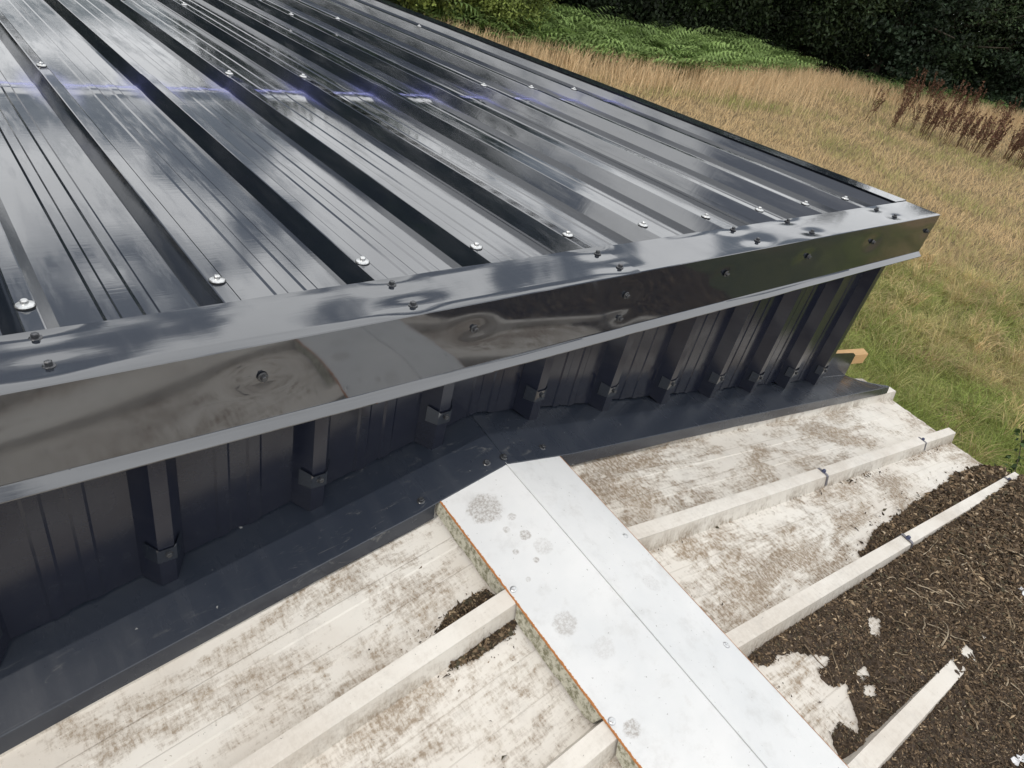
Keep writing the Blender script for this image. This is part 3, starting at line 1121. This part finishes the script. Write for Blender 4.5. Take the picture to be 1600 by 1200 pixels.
# more of them where the camera is close
keepp = rng.random(N) < np.clip(1.35 - 0.35 * np.hypot(px + 1.6, 0), 0.35, 1)
px, py = px[keepp], py[keepp]
H = litter_h(px, py)
crown_free = H > 0
ok = crown_free
px, py, H = px[ok], py[ok], H[ok]
sz = rng.gamma(2.2, 0.0014, len(px)) + 0.0016
sz = sz * np.interp(px, [-1.5, -0.9, -0.2], [0.62, 0.85, 1.3])
tin = BROWNS[rng.choice(len(BROWNS), len(px), p=[.27, .27, .16, .05, .08, .155, .015])] * rng.uniform(0.7, 1.3, (len(px), 1))
pz = wcrown(px, py) - WRH + H + sz * rng.uniform(0.0, 0.5, len(px))
# keep rib crowns clear where the litter is shallow
for k in (2, 3):
    on = (rib_top(px, py, k) < WCH + WWR * (1 - H / WRH) + 0.0005) & (H < 0.036)
    px, py, pz, sz, tin, H = px[~on], py[~on], pz[~on], sz[~on], tin[~on], H[~on]
Vf, Ff, Tf = fragments('f', px, py, pz, sz * 1.7, sz * rng.uniform(0.35, 0.8, len(sz)), tin)
# strays around the edges and on the bare sheets
strayx, strayy = [], []
for _ in range(900):
    a = random.uniform(-1.66, 0.50)
    r = random.random()
    if r < 0.35:
        b = RX(1, a) - 0.027 - abs(random.gauss(0, 0.010))
        if random.random() > (0.15 + 0.75 * (math.exp(-((a + 0.62) / 0.16) ** 2) + math.exp(-((a - 0.25) / 0.16) ** 2))):
            continue
    elif r < 0.8:
        b = RX(2, a) + 0.027 + abs(random.gauss(0, 0.055))
        if a < -1.1 and random.random() < 0.9:
            continue
    else:
        b = random.uniform(-0.80, -0.60)
        a = random.uniform(-1.66, -1.4)
        if random.random() < 0.6:
            continue
    strayx.append(a)
    strayy.append(b)
for _ in range(220):
    a = random.gauss(-2.06, 0.05)
    b = -0.287 + abs(random.gauss(0, 0.016)) if random.random() < 0.6 else -0.341 - abs(random.gauss(0, 0.012))
    if a < -2.004:
        strayx.append(a)
        strayy.append(b)
for _ in range(60):
    strayx.append(random.uniform(-2.7, -2.02))
    strayy.append(random.choice([random.uniform(-0.27, -0.14), random.uniform(-0.52, -0.36), random.uniform(-0.75, -0.6)]))
for poly in (litL1, litL2):
    pp = np.array(poly)
    c = rng.uniform(pp.min(0), pp.max(0), (5200, 2))
    c = c[litter_sd(c[:, 0], c[:, 1]) > -0.004]
    strayx += list(c[:, 0])
    strayy += list(c[:, 1])
sx = np.array(strayx)
sy = np.array(strayy)
ss = rng.gamma(2.0, 0.0009, len(sx)) + 0.0011
ss = np.where(sx > -0.9, ss * 1.7, ss)
sz_ = wcrown(sx, sy) - WRH + 0.0012 + ss * 0.25 + np.where(sx < -1.9, np.maximum(litter_h(sx, sy), 0), 0)
Vs, Fs, Ts = fragments('s', sx, sy, sz_, ss * 2.0, ss * 0.7, BROWNS[rng.choice(6, len(sx))] * 0.8)
V = np.concatenate([Vf, Vs])
F = np.concatenate([Ff, Fs + len(Vf)])
T = np.concatenate([Tf, Ts])
fr = part('leaf_fragments', V, F, M['debris'], None, None, tint=T)
tag(fr, 'loose brown leaf fragments and crumbs strewn over the litter', 'leaf litter', kind='stuff')


# twigs
def tubes(paths, radii, sides=4):
    Vs, Fs, off = [], [], 0
    for P, r in zip(paths, radii):
        P = np.asarray(P)
        n = len(P)
        tg = np.gradient(P, axis=0)
        tg /= np.linalg.norm(tg, axis=1)[:, None] + 1e-9
        ref = np.array([0.3, 0.2, 0.93])
        u = np.cross(tg, ref)
        u /= np.linalg.norm(u, axis=1)[:, None] + 1e-9
        w = np.cross(tg, u)
        rr = r * np.linspace(1.0, 0.45, n) if np.isscalar(r) else np.asarray(r)
        for i in range(n):
            for s in range(sides):
                a = 2 * math.pi * s / sides
                Vs.append(P[i] + (u[i] * math.cos(a) + w[i] * math.sin(a)) * rr[i])
        i = np.arange(n - 1)[:, None] * sides
        s = np.arange(sides)[None, :]
        q = np.stack([i + s, i + (s + 1) % sides, i + sides + (s + 1) % sides, i + sides + s], -1).reshape(-1, 4) + off
        Fs.append(q)
        off += n * sides
    return np.array(Vs), np.concatenate(Fs)


paths, rads, tt = [], [], []
for i in range(420):
    for _ in range(50):
        a = random.uniform(-1.55, 0.5) if i % 2 else random.uniform(-1.2, -0.3)
        b = random.uniform(-1.15, -0.56)
        if litter_h(np.array([a]), np.array([b]))[0] > 0.008 and min(rib_top(a, b, 2), rib_top(a, b, 3)) > 0.03:
            break
    else:
        continue
    L = random.choice([0.02, 0.03, 0.03, 0.045, 0.06, 0.09]) * random.uniform(0.7, 1.3) * (1.5 if a > -1.0 else 1.0)
    an = random.gauss(-0.6, 0.9)
    cv = random.gauss(0, 4)
    P = []
    x, y = a, b
    for s in range(6):
        P.append((x, y))
        x += math.cos(an) * L / 5
        y += math.sin(an) * L / 5
        an += cv * L / 5 + random.gauss(0, 0.15)
    P = np.array(P)
    z = wcrown(P[:, 0], P[:, 1]) - WRH + np.maximum(litter_h(P[:, 0], P[:, 1]), 0.002) + 0.004 + 0.006 * np.sin(np.linspace(0, 3.14, 6)) * random.random()
    paths.append(np.column_stack([P, z]))
    r = random.uniform(0.0006, 0.0012) * (1 + 7 * L) * (1.35 if a > -1.0 else 1.0)
    rads.append(r)
    tt.append(np.array(random.choice([(0.30, 0.235, 0.155), (0.20, 0.15, 0.095), (0.38, 0.31, 0.22), (0.13, 0.095, 0.065), (0.16, 0.12, 0.08), (0.10, 0.075, 0.05)])))
V, F = tubes(paths, rads, 4)
tw = part('twigs', V, F, M['debris'], None, 60, tint=np.repeat(np.array(tt), 24, 0))
tag(tw, 'thin pale twigs and stalks lying in the leaf litter', 'twigs', kind='stuff')

# pale scraps lying in the litter
t = NT('white_scrap')
M['scrap'] = t.set(**{'Base Color': t.mix(t.noise(t.pos(), 90, 4), (0.82, 0.82, 0.82), (0.62, 0.62, 0.63)), 'Roughness': 0.5})


def scrap(x, y, L, W, an, label):
    V = []
    for i in range(7):
        for j in range(4):
            u = (i / 6 - 0.5) * L
            w = (j / 3 - 0.5) * W * (0.55 + 0.45 * math.sin(i * 1.7 + 1)) + 0.002 * math.sin(i * 2.3)
            xx = x + u * math.cos(an) - w * math.sin(an)
            yy = y + u * math.sin(an) + w * math.cos(an)
            hh = float(litter_h(np.array([xx]), np.array([yy]))[0])
            V.append((xx, yy, float(wcrown(xx, yy)) - WRH + max(hh, 0) + 0.006 + 0.004 * math.sin(i * 1.1) + 0.003 * math.cos(j * 2)))
    o = part('paint_scrap', V, grid_faces(7, 4), M['scrap'], None, 50, 0.0012)
    tag(o, label, 'scrap')


scrap(-0.60, -0.853, 0.045, 0.022, 0.4, 'white scrap on the brown litter above the half buried rib end')
scrap(-1.285, -0.998, 0.050, 0.016, -0.2, 'white sliver on the brown litter in the lower right corner')

# ================================================================== VEGETATION
def blades(x, y, h, w, lean_az, lean, tint, z0=None):
    n = len(x)
    a = rng.uniform(0, 6.283, n)
    side = np.stack([np.cos(a), np.sin(a), 0 * a], 1) * (w / 2)[:, None]
    base = np.stack([x, y, np.full(n, GZ) if z0 is None else z0], 1)
    ld = np.stack([np.cos(lean_az), np.sin(lean_az), 0 * a], 1)
    p1 = base + ld * (h * lean * 0.30)[:, None] + np.array([0, 0, 1]) * (h * 0.55)[:, None]
    p2 = base + ld * (h * lean)[:, None] + np.array([0, 0, 1]) * (h * (1 - 0.35 * lean))[:, None]
    V = np.stack([base - side, base + side, p1 + side * 0.8, p1 - side * 0.8, p2], 1).reshape(-1, 3)
    b = np.arange(n)[:, None] * 5
    Q = b + np.array([0, 1, 2, 3])
    T = b + np.array([3, 2, 4])
    tc_ = np.repeat(tint[:, None, :], 5, 1)
    return V, [Q, T], tc_.reshape(-1, 3)


def fnoise(x, y, s, seed):
    return vnoise(x * s, y * s, seed) * 0.6 + vnoise(x * s * 2.7, y * s * 2.7, seed + 1) * 0.4


NB = 330000
ang = rng.uniform(rad(-14), rad(62), NB)
dist = np.exp(rng.uniform(math.log(2.2), math.log(36), NB))
clx = rng.normal(0, 0.05, NB) * np.sqrt(dist)
bx = -1.0 + dist * np.cos(ang) + clx
by = -1.0 + dist * np.sin(ang) + rng.normal(0, 0.05, NB) * np.sqrt(dist)
okb = (bx > 0.75) & ~((bx < 0.1) & (by > 0)) & (by < 16.5)
bx, by, dist = bx[okb], by[okb], dist[okb]
dc = np.hypot(bx * 0.8 + 0.4, by)
gm = 0.22 + np.clip((10.5 - dc) / 5.5, -0.25, 1.25) + 1.3 * fnoise(bx, by, 0.10, 5) + 0.55 * fnoise(bx, by, 0.42, 8)
gm = gm + 1.1 * np.exp(-(((bx - 12.5) / 4.5) ** 2 + ((by - 10.9 + 0.2 * (bx - 12.5)) / 0.9) ** 2)) + 0.5 * np.exp(-(((bx - 20.5) / 4) ** 2 + ((by - 6.0 + 0.5 * (bx - 20)) / 1.3) ** 2))
gmix = np.clip(gm + rng.normal(0, 0.22, len(bx)), 0, 1)[:, None]
straw = np.array([0.66, 0.49, 0.27]) * rng.uniform(0.78, 1.22, (len(bx), 1)) * np.array([1, 1, 1])
straw = straw * (1 - 0.25 * np.clip(fnoise(bx, by, 0.5, 31), 0, 1))[:, None]
grn = np.array([0.25, 0.29, 0.075]) * rng.uniform(0.6, 1.5, (len(bx), 1))
tint = straw * (1 - gmix) + grn * gmix
clump = np.clip(1 + 0.55 * fnoise(bx, by, 1.1, 21), 0.35, 1.9)
hh = rng.uniform(0.09, 0.24, len(bx)) * clump * (0.85 + 0.3 * gmix[:, 0])
ww = 0.0030 + 0.00040 * dist * rng.uniform(0.7, 1.3, len(bx))
laz = 0.4 + 1.4 * fnoise(bx, by, 0.45, 41) + rng.normal(0, 0.7, len(bx))
lean = np.clip(rng.normal(1.15, 0.4, len(bx)), 0.1, 1.9)
# arching tussocks near the sheds
NT_ = 1500
ta = rng.uniform(rad(-12), rad(55), NT_)
td = rng.uniform(3.2, 11.0, NT_)
tx = -1.0 + td * np.cos(ta)
ty = -1.0 + td * np.sin(ta)
k_ = tx > 1.0
tx, ty, td = tx[k_], ty[k_], td[k_]
per = 34
X_ = np.repeat(tx, per) + rng.normal(0, 0.035, len(tx) * per)
Y_ = np.repeat(ty, per) + rng.normal(0, 0.035, len(tx) * per)
A_ = rng.uniform(0, 6.283, len(X_))
hgt = np.repeat(rng.uniform(0.22, 0.50, len(tx)), per) * rng.uniform(0.6, 1.1, len(X_))
tone = np.repeat(np.clip((9.5 - td) / 6 + rng.normal(0.15, 0.35, len(tx)), 0, 1), per)[:, None]
tt_ = (np.array([0.62, 0.47, 0.25]) * (1 - tone) + np.array([0.27, 0.34, 0.085]) * tone) * np.repeat(rng.uniform(0.65, 1.3, len(tx)), per)[:, None] * rng.uniform(0.75, 1.25, (len(X_), 1))
bx, by, hh = np.concatenate([bx, X_]), np.concatenate([by, Y_]), np.concatenate([hh, hgt])
ww = np.concatenate([ww, 0.0035 + 0.0004 * np.repeat(td, per)])
laz = np.concatenate([laz, A_])
lean = np.concatenate([lean, rng.uniform(0.3, 1.5, len(X_))])
tint = np.concatenate([tint, tt_])
V, F, T = blades(bx, by, hh, ww, laz, lean, tint)
g = part('meadow_grass', V, F, M['grass'], None, None, tint=T)
tag(g, 'long straw and green meadow grass across the field', 'grass', kind='stuff')
# tall pale seed-head grass in drifts towards the wood
NB = 14000
sx = rng.uniform(7, 36, NB)
off = rng.gamma(1.6, 0.55, NB)
edge_y = np.interp(sx, [7, 10.4, 13.4, 16.5, 20, 24.4, 29, 34, 40], [15, 13.5, 12.6, 12.5, 13.0, 13.6, 11.0, 8.6, 6.5])
sy = edge_y - off + 0.3
keep = fnoise(sx, sy, 0.4, 51) > -0.25
sx, sy = sx[keep], sy[keep]
n = len(sx)
V, F, T = blades(sx, sy, rng.uniform(0.35, 0.75, n), rng.uniform(0.006, 0.018, n), rng.normal(0.6, 0.6, n), rng.uniform(0.1, 0.7, n),
                 np.array([0.72, 0.54, 0.32]) * rng.uniform(0.7, 1.25, (n, 1)))
g2 = part('seed_head_grass', V, F, M['grass'], None, None, tint=T)
tag(g2, 'tall pale dry seed grass in front of the bracken', 'grass', kind='stuff')


def leaf_quads(c, size, normal_bias, tint, aspect=0.55):
    """c (n,3) leaf centres; folded quads"""
    n = len(c)
    d = rng.normal(0, 1, (n, 3))
    d /= np.linalg.norm(d, axis=1)[:, None]
    nb = normal_bias + rng.normal(0, 0.6, (n, 3))
    s = np.cross(d, nb)
    s /= np.linalg.norm(s, axis=1)[:, None] + 1e-9
    nn = np.cross(s, d)
    sz = size[:, None]
    p0 = c - d * sz * 0.5
    p1 = c + s * sz * aspect * 0.5 + nn * sz * 0.10
    p2 = c + d * sz * 0.5 - nn * sz * 0.12
    p3 = c - s * sz * aspect * 0.5 + nn * sz * 0.10
    V = np.stack([p0, p1, p2, p3], 1).reshape(-1, 3)
    b = np.arange(n)[:, None] * 4
    F = np.concatenate([b + np.array([0, 1, 2]), b + np.array([0, 2, 3])])
    return V, F, np.repeat(tint, 4, 0)


def tree_meshes(seed, H, R, base_t, colr, n_clump, per, low=0.05, leaf=0.16, conifer=False):
    r = np.random.default_rng(seed)
    # trunk and limbs
    paths, rads = [], []
    zs = np.linspace(0, H * 0.82, 8)
    wx = np.cumsum(r.normal(0, 0.10, 8))
    wy = np.cumsum(r.normal(0, 0.10, 8))
    wx -= wx[0]
    wy -= wy[0]
    paths.append(np.stack([wx, wy, zs], 1))
    rads.append(np.linspace(0.20, 0.03, 8) * H / 7)
    for i in range(14):
        k = r.integers(1, 7)
        a = r.uniform(0, 6.28)
        L = R * r.uniform(0.5, 0.95)
        s = np.linspace(0, 1, 6)
        rise = r.uniform(0.1, 0.7) if not conifer else r.uniform(-0.1, 0.15)
        P = np.stack([wx[k] + np.cos(a) * L * s, wy[k] + np.sin(a) * L * s, zs[k] + L * rise * s + 0.12 * np.sin(s * 4 + i)], 1)
        paths.append(P)
        rads.append(np.linspace(0.075, 0.012, 6) * H / 7)
    tv, tf = tubes(paths, rads, 6)
    # crown clumps
    C = []
    lobes = r.normal(0, 1, (9, 3))
    lobes /= np.linalg.norm(lobes, axis=1)[:, None]
    lamp = r.uniform(0.0, 0.38, 9)
    while len(C) < n_clump:
        v = r.normal(0, 1, 3)
        v /= np.linalg.norm(v)
        rr = r.uniform(0.35, 1.0) ** 0.45
        amp = 0.78 + float(np.max(lamp * np.clip(lobes @ v, 0, 1) ** 3))
        if conifer:
            zz = r.uniform(0, 1) ** 1.2
            prof = (1 - zz) ** 0.7 * (0.8 + 0.25 * math.sin(zz * 40))
            a = r.uniform(0, 6.28)
            q = np.array([math.cos(a) * R * prof * rr, math.sin(a) * R * prof * rr, low * H + zz * H * (1 - low)])
        else:
            zc_ = H * (low + 1) / 2
            q = np.array([v[0] * R * rr * amp, v[1] * R * rr * amp, zc_ + v[2] * (H * (1 - low) / 2) * rr * amp])
        if q[2] < 0.2:
            continue
        C.append((q, v))
    Vs = []
    Fs = []
    Ts = []
    cc = np.array([c[0] for c in C])
    vv = np.array([c[1] for c in C])
    lc = np.repeat(cc, per, 0)
    spread = np.array([0.34, 0.34, 0.24]) if not conifer else np.array([0.42, 0.42, 0.13])
    lc = lc + rng.normal(0, 1, lc.shape) * spread * R / 3
    nb = np.repeat(vv + np.array([0, 0, 0.7]), per, 0)
    ct = np.clip(r.normal(1.0, 0.42, (len(cc), 1)), 0.35, 2.2)
    tint = np.array(colr) * np.repeat(ct, per, 0) * rng.uniform(0.7, 1.3, (len(lc), 1))
    size = rng.uniform(0.7, 1.35, len(lc)) * leaf
    lv, lf, lt = leaf_quads(lc, size, nb, tint)
    keep_low = lv[:, 2] < 0.02
    lv[keep_low, 2] = 0.02
    return (make_mesh('trunk', tv, tf, M['bark'], 60), make_mesh('crown', lv, lf, M['leaf'], None, lt))


TV = [tree_meshes(201, 8.2, 3.3, 0, (0.042, 0.062, 0.026), 300, 60),
      tree_meshes(202, 7.4, 3.0, 0, (0.050, 0.078, 0.028), 280, 60),
      tree_meshes(203, 8.8, 2.9, 0, (0.027, 0.044, 0.024), 320, 60, 0.03, 0.17, True),
      tree_meshes(204, 7.8, 3.5, 0, (0.036, 0.056, 0.023), 320, 58),
      tree_meshes(206, 3.0, 2.0, 0, (0.026, 0.040, 0.017), 190, 60, 0.0, 0.13),
      tree_meshes(205, 3.2, 1.9, 0, (0.20, 0.25, 0.065), 170, 60, 0.0, 0.12)]


def tree(name, x, y, var, sc, rot, label, group, cat='tree'):
    e = empty(name, (x, y, GZ))
    e.rotation_euler = (0, 0, rot)
    e.scale = (sc, sc, sc * random.uniform(0.93, 1.08))
    for nm, me in zip(('trunk', 'crown'), TV[var]):
        o = bpy.data.objects.new(nm, me)
        if nm == 'crown':
            o['kind'] = 'stuff'
        col.objects.link(o)
        o.parent = e
    tag(e, label, cat, group)
    return e


# wood edge seen in the photograph, left to right
front_row = [(9.4, 20.0, 1, 1.0), (12.6, 18.2, 0, 0.95), (15.4, 18.4, 3, 1.0), (18.2, 17.0, 1, 0.95), (21.2, 17.2, 0, 1.05), (24.3, 16.3, 3, 0.98),
             (26.9, 15.9, 0, 1.0), (29.6, 14.2, 2, 1.05), (32.4, 13.6, 3, 0.95), (35.0, 11.6, 2, 1.0), (37.6, 10.4, 0, 1.0), (40.5, 9.0, 1, 1.05)]
flabels = ['dark broadleaf tree behind the roof verge, leftmost of the wood edge', 'dark broadleaf tree just left of the bracken bank top', 'dark tree above the left half of the bracken bank',
           'dark round tree above the middle of the bracken bank', 'dark tree above the right half of the bracken bank', 'dark broadleaf tree where the bracken bank tapers out',
           'broad dark tree hanging low over the pale grass right of the bracken', 'dark conifer with drooping tiers at the wood edge, left one', 'dark broadleaf tree between the two conifers',
           'dark conifer above the brown docks, right one', 'dark tree above the green bracken at the right frame edge', 'rightmost dark tree of the wood edge at the frame corner']
for (x, y, v, s), lab in zip(front_row, flabels):
    tree('conifer_tree' if v == 2 else 'broadleaf_tree', x, y, v, s, random.uniform(0, 6), lab, 'trees along the wood edge')
back = [(7, 24), (11, 23.5), (14.5, 22.5), (18, 21.8), (22, 21.5), (26, 20.5), (30, 19), (34, 17.5), (38, 15.5), (42, 13.5), (45, 10), (44, 6)]
for i, (x, y) in enumerate(back):
    tree('broadleaf_tree', x + random.uniform(-.6, .6), y, (0, 3, 1, 0)[i % 4], 1.08, random.uniform(0, 6),
         'dark tree in the shaded second row deep in the wood', 'trees deep in the wood')
# out-of-view trees added for roof reflections; left ones enlarged to darken the rib webs
left = [(5.5, 36.0), (0.5, 39.0), (-4.5, 40.0), (-9.0, 34.0), (-10.4, 25.6), (-11.6, 19.8), (-14.4, 17.4), (-16.8, 14.6), (-18.8, 11.4), (-20.2, 8.0), (-21.0, 4.4)]
for i, (x, y) in enumerate(left):
    tree('broadleaf_tree', x, y, (1, 0, 3)[i % 3], (0.95 + 0.1 * (i % 2)) * (0.8 if x > -10 else 1.55), random.uniform(0, 6), 'unseen tree added for its reflection in the dark roof', 'unseen trees added for the roof reflections')
for i in range(15):
    x = 10.5 + 2.15 * i
    y = float(np.interp(x, [10, 14, 20, 25, 30, 35, 41], [19.5, 17.6, 16.9, 16.4, 14.4, 11.9, 9.2])) + random.uniform(-0.3, 0.9)
    tree('understory_shrub', x, y, 4, random.uniform(0.8, 1.15), random.uniform(0, 6), 'dark shrub in the shade under the wood edge', 'shrubs under the wood edge', 'shrub')
# pale shrubs at the roof verge
tree('shrub', 8.9, 16.6, 5, 0.95, 0.4, 'yellow green shrub beside the roof verge, upper one', 'shrubs by the roof verge', 'shrub')
tree('shrub', 10.3, 15.3, 5, 0.72, 2.0, 'small yellow green shrub where verge and dry grass meet', 'shrubs by the roof verge', 'shrub')
tree('shrub', 7.6, 19.2, 5, 1.1, 3.3, 'pale green shrub farthest up the roof verge', 'shrubs by the roof verge', 'shrub')


# bracken: arching fronds with paired pinnae
def fronds(bx, by, bz, L, tintc):
    Vs, Fs, Ts, off = [], [], [], 0
    n = len(bx)
    az = rng.uniform(0, 6.283, n)
    K = 9
    s = np.linspace(0.12, 1, K)
    for i in range(n):
        l = L[i]
        d = np.array([math.cos(az[i]), math.sin(az[i]), 0])
        sd_ = np.array([-d[1], d[0], 0])
        up = rng.uniform(0.5, 1.0)
        pts = np.array([bx[i], by[i], bz[i]]) + np.outer(s * l * (0.35 + 0.6 * s), d) + np.outer(l * up * (s - 0.55 * s ** 2.4), (0, 0, 1))
        wd = l * 0.30 * (1 - s) ** 0.8 + 0.015
        roll = rng.normal(0, 0.4)
        c = sd_ * math.cos(roll) + np.array([0, 0, 1]) * math.sin(roll)
        for sg in (-1, 1):
            tip = pts + np.outer(wd * sg, c) + np.outer(wd * 0.35, d) - np.outer(wd * 0.25, (0, 0, 1))
            h = l / K * 0.62
            a = pts - d * h * 0.5
            b = pts + d * h * 0.5
            Vs.append(np.stack([a, b, tip], 1).reshape(-1, 3))
            Fs.append(np.arange(K)[:, None] * 3 + np.array([0, 1, 2]) + off)
            off += K * 3
        Ts.append(np.tile(tintc[i], (K * 6, 1)))
    return np.concatenate(Vs), np.concatenate(Fs), np.concatenate(Ts)


NF = 5200
fxx = rng.uniform(8.5, 25.2, NF)
elow = np.interp(fxx, [8.5, 10.4, 13.4, 16.5, 20, 24.4, 25.2], [15.6, 13.9, 12.9, 12.75, 13.3, 14.5, 15.0])
dep = np.interp(fxx, [8.5, 10, 20, 23.5, 25.2], [5.5, 4.8, 3.8, 1.8, 0.8])
uu = rng.random(NF) ** 1.2
fyy = elow + uu * dep + 0.35 * fnoise(fxx, fxx * 0, 0.5, 61)
mound = 0.15 + 0.75 * np.sin(np.pi * np.clip(uu * 0.8 + 0.12, 0, 1)) * (0.75 + 0.35 * fnoise(fxx, fyy, 0.35, 63))
mound *= np.interp(fxx, [8, 20, 25], [1.0, 1.0, 0.35])
ft = np.array([0.23, 0.33, 0.11]) * rng.uniform(0.6, 1.45, (NF, 1)) * (1 + 0.35 * fnoise(fxx, fyy, 0.6, 65))[:, None]
fz = GZ + mound * rng.uniform(0.2, 1.0, NF)
V, F, T = fronds(fxx, fyy, fz, rng.uniform(0.55, 1.15, NF), ft)
# second, smaller bank at the right edge of the picture
NF2 = 1500
fx2 = rng.uniform(26.5, 40, NF2)
fy2 = np.interp(fx2, [26.5, 33.4, 40], [11.9, 9.4, 7.0]) + rng.random(NF2) ** 1.3 * 2.2
ft2 = np.array([0.14, 0.23, 0.07]) * rng.uniform(0.6, 1.4, (NF2, 1))
br = part('bracken', V, F, M['fern'], None, None, tint=T)
tag(br, 'bank of bright green bracken in front of the dark trees', 'bracken', kind='stuff')
V, F, T = fronds(fx2, fy2, GZ + rng.uniform(0.0, 0.35, NF2), rng.uniform(0.4, 0.8, NF2), ft2)
br2 = part('bracken', V, F, M['fern'], None, None, tint=T)
tag(br2, 'low strip of green bracken under the trees at the right edge', 'bracken', kind='stuff')


# docks: rust brown seed stems
def dock_mesh(seed):
    r = np.random.default_rng(seed)
    paths, rads, seeds = [], [], []
    for s in range(5):
        a = r.uniform(0, 6.28)
        b = np.array([math.cos(a), math.sin(a)]) * r.uniform(0, 0.14)
        h = r.uniform(0.65, 1.05)
        ln = r.normal(0, 0.10, 2) + np.array([0.08, 0.02])
        t_ = np.linspace(0, 1, 6)
        P = np.stack([b[0] + ln[0] * t_ ** 1.6, b[1] + ln[1] * t_ ** 1.6, h * t_], 1)
        paths.append(P)
        rads.append(np.linspace(0.007, 0.003, 6))
        for q in range(70):
            u = r.uniform(0.42, 1.0)
            c = np.array([np.interp(u, t_, P[:, k]) for k in range(3)])
            seeds.append(c + r.normal(0, 1, 3) * np.array([0.028, 0.028, 0.02]) * (1.25 - 0.7 * u))
    tv, tf = tubes(paths, rads, 4)
    sv = np.array(seeds)
    tin = np.array([0.15, 0.078, 0.05]) * rng.uniform(0.6, 1.5, (len(sv), 1))
    lv, lf, lt = leaf_quads(sv, rng.uniform(0.025, 0.05, len(sv)), np.tile([0, 0, 1.0], (len(sv), 1)), tin, 0.8)
    stem = make_mesh('stem', tv, tf, M['dock'], 60, np.tile([0.12, 0.065, 0.035], (len(tv), 1)))
    seed_ = make_mesh('seed_head', lv, lf, M['dock'], None, lt)
    return stem, seed_


DV = [dock_mesh(i) for i in (301, 302, 303)]
spots = []
for _ in range(34):
    u = random.random()
    spots.append((21.3 + random.gauss(0, 0.9) + 2.2 * u * u, 9.0 - 4.6 * u + random.gauss(0, 0.35), 'rust brown dock stems rising from the dry grass at right'))
for _ in range(16):
    spots.append((random.uniform(25.5, 31), 0, 'dark reddish dock stems in front of the low bracken'))
for i, (x, y, lab) in enumerate(spots):
    if y == 0:
        y = float(np.interp(x, [25.5, 31], [11.2, 9.2])) + random.gauss(0, 0.5)
    e = empty('dock_plant', (x, y, GZ))
    e.rotation_euler = (0, 0, random.uniform(0, 6))
    sc = random.uniform(0.85, 1.35)
    e.scale = (sc, sc, sc)
    for nm, me in zip(('stem', 'seed_head'), DV[i % 3]):
        o = bpy.data.objects.new(nm, me)
        if nm == 'seed_head':
            o['kind'] = 'stuff'
        col.objects.link(o)
        o.parent = e
    tag(e, lab, 'dock', 'dock stems in the grass' if 'rising' in lab else 'docks by the low bracken')

# bramble at the eave of the old shed
bp, brd, lvs = [], [], []
for i in range(16):
    a = random.uniform(0, 6.28)
    L = random.uniform(0.5, 1.0)
    s = np.linspace(0, 1, 8)
    x0, y0 = random.gauss(0, 0.12), random.gauss(0, 0.18)
    P = np.stack([x0 + np.cos(a) * L * 0.6 * s, y0 + np.sin(a) * L * 0.6 * s, L * (1.75 * s - 0.75 * s * s)], 1)
    bp.append(P)
    brd.append(np.linspace(0.006, 0.002, 8))
    for q in range(44):
        u = random.uniform(0.25, 1)
        c = np.array([np.interp(u, s, P[:, k]) for k in range(3)])
        lvs.append(c + np.random.default_rng(i * 90 + q).normal(0, 0.035, 3))
tv, tf = tubes(bp, brd, 5)
lvs = np.array(lvs)
lt = np.array([0.045, 0.075, 0.022]) * rng.uniform(0.5, 1.5, (len(lvs), 1))
lv, lf, lt2 = leaf_quads(lvs, rng.uniform(0.03, 0.06, len(lvs)), np.tile([0, 0, 1.0], (len(lvs), 1)), lt, 0.75)
bram = empty('bramble_bush', (2.75, -0.42, GZ + 0.0))
bram.scale = (0.9, 0.9, 1.0)
tag(bram, 'dark leafy bramble growing up beside the white eave', 'bramble')
o = bpy.data.objects.new('stem', make_mesh('stem', tv, tf, M['bark'], 60))
col.objects.link(o)
o.parent = bram
o = bpy.data.objects.new('leaves', make_mesh('leaves', lv, lf, M['leaf'], None, lt2))
col.objects.link(o)
o.parent = bram
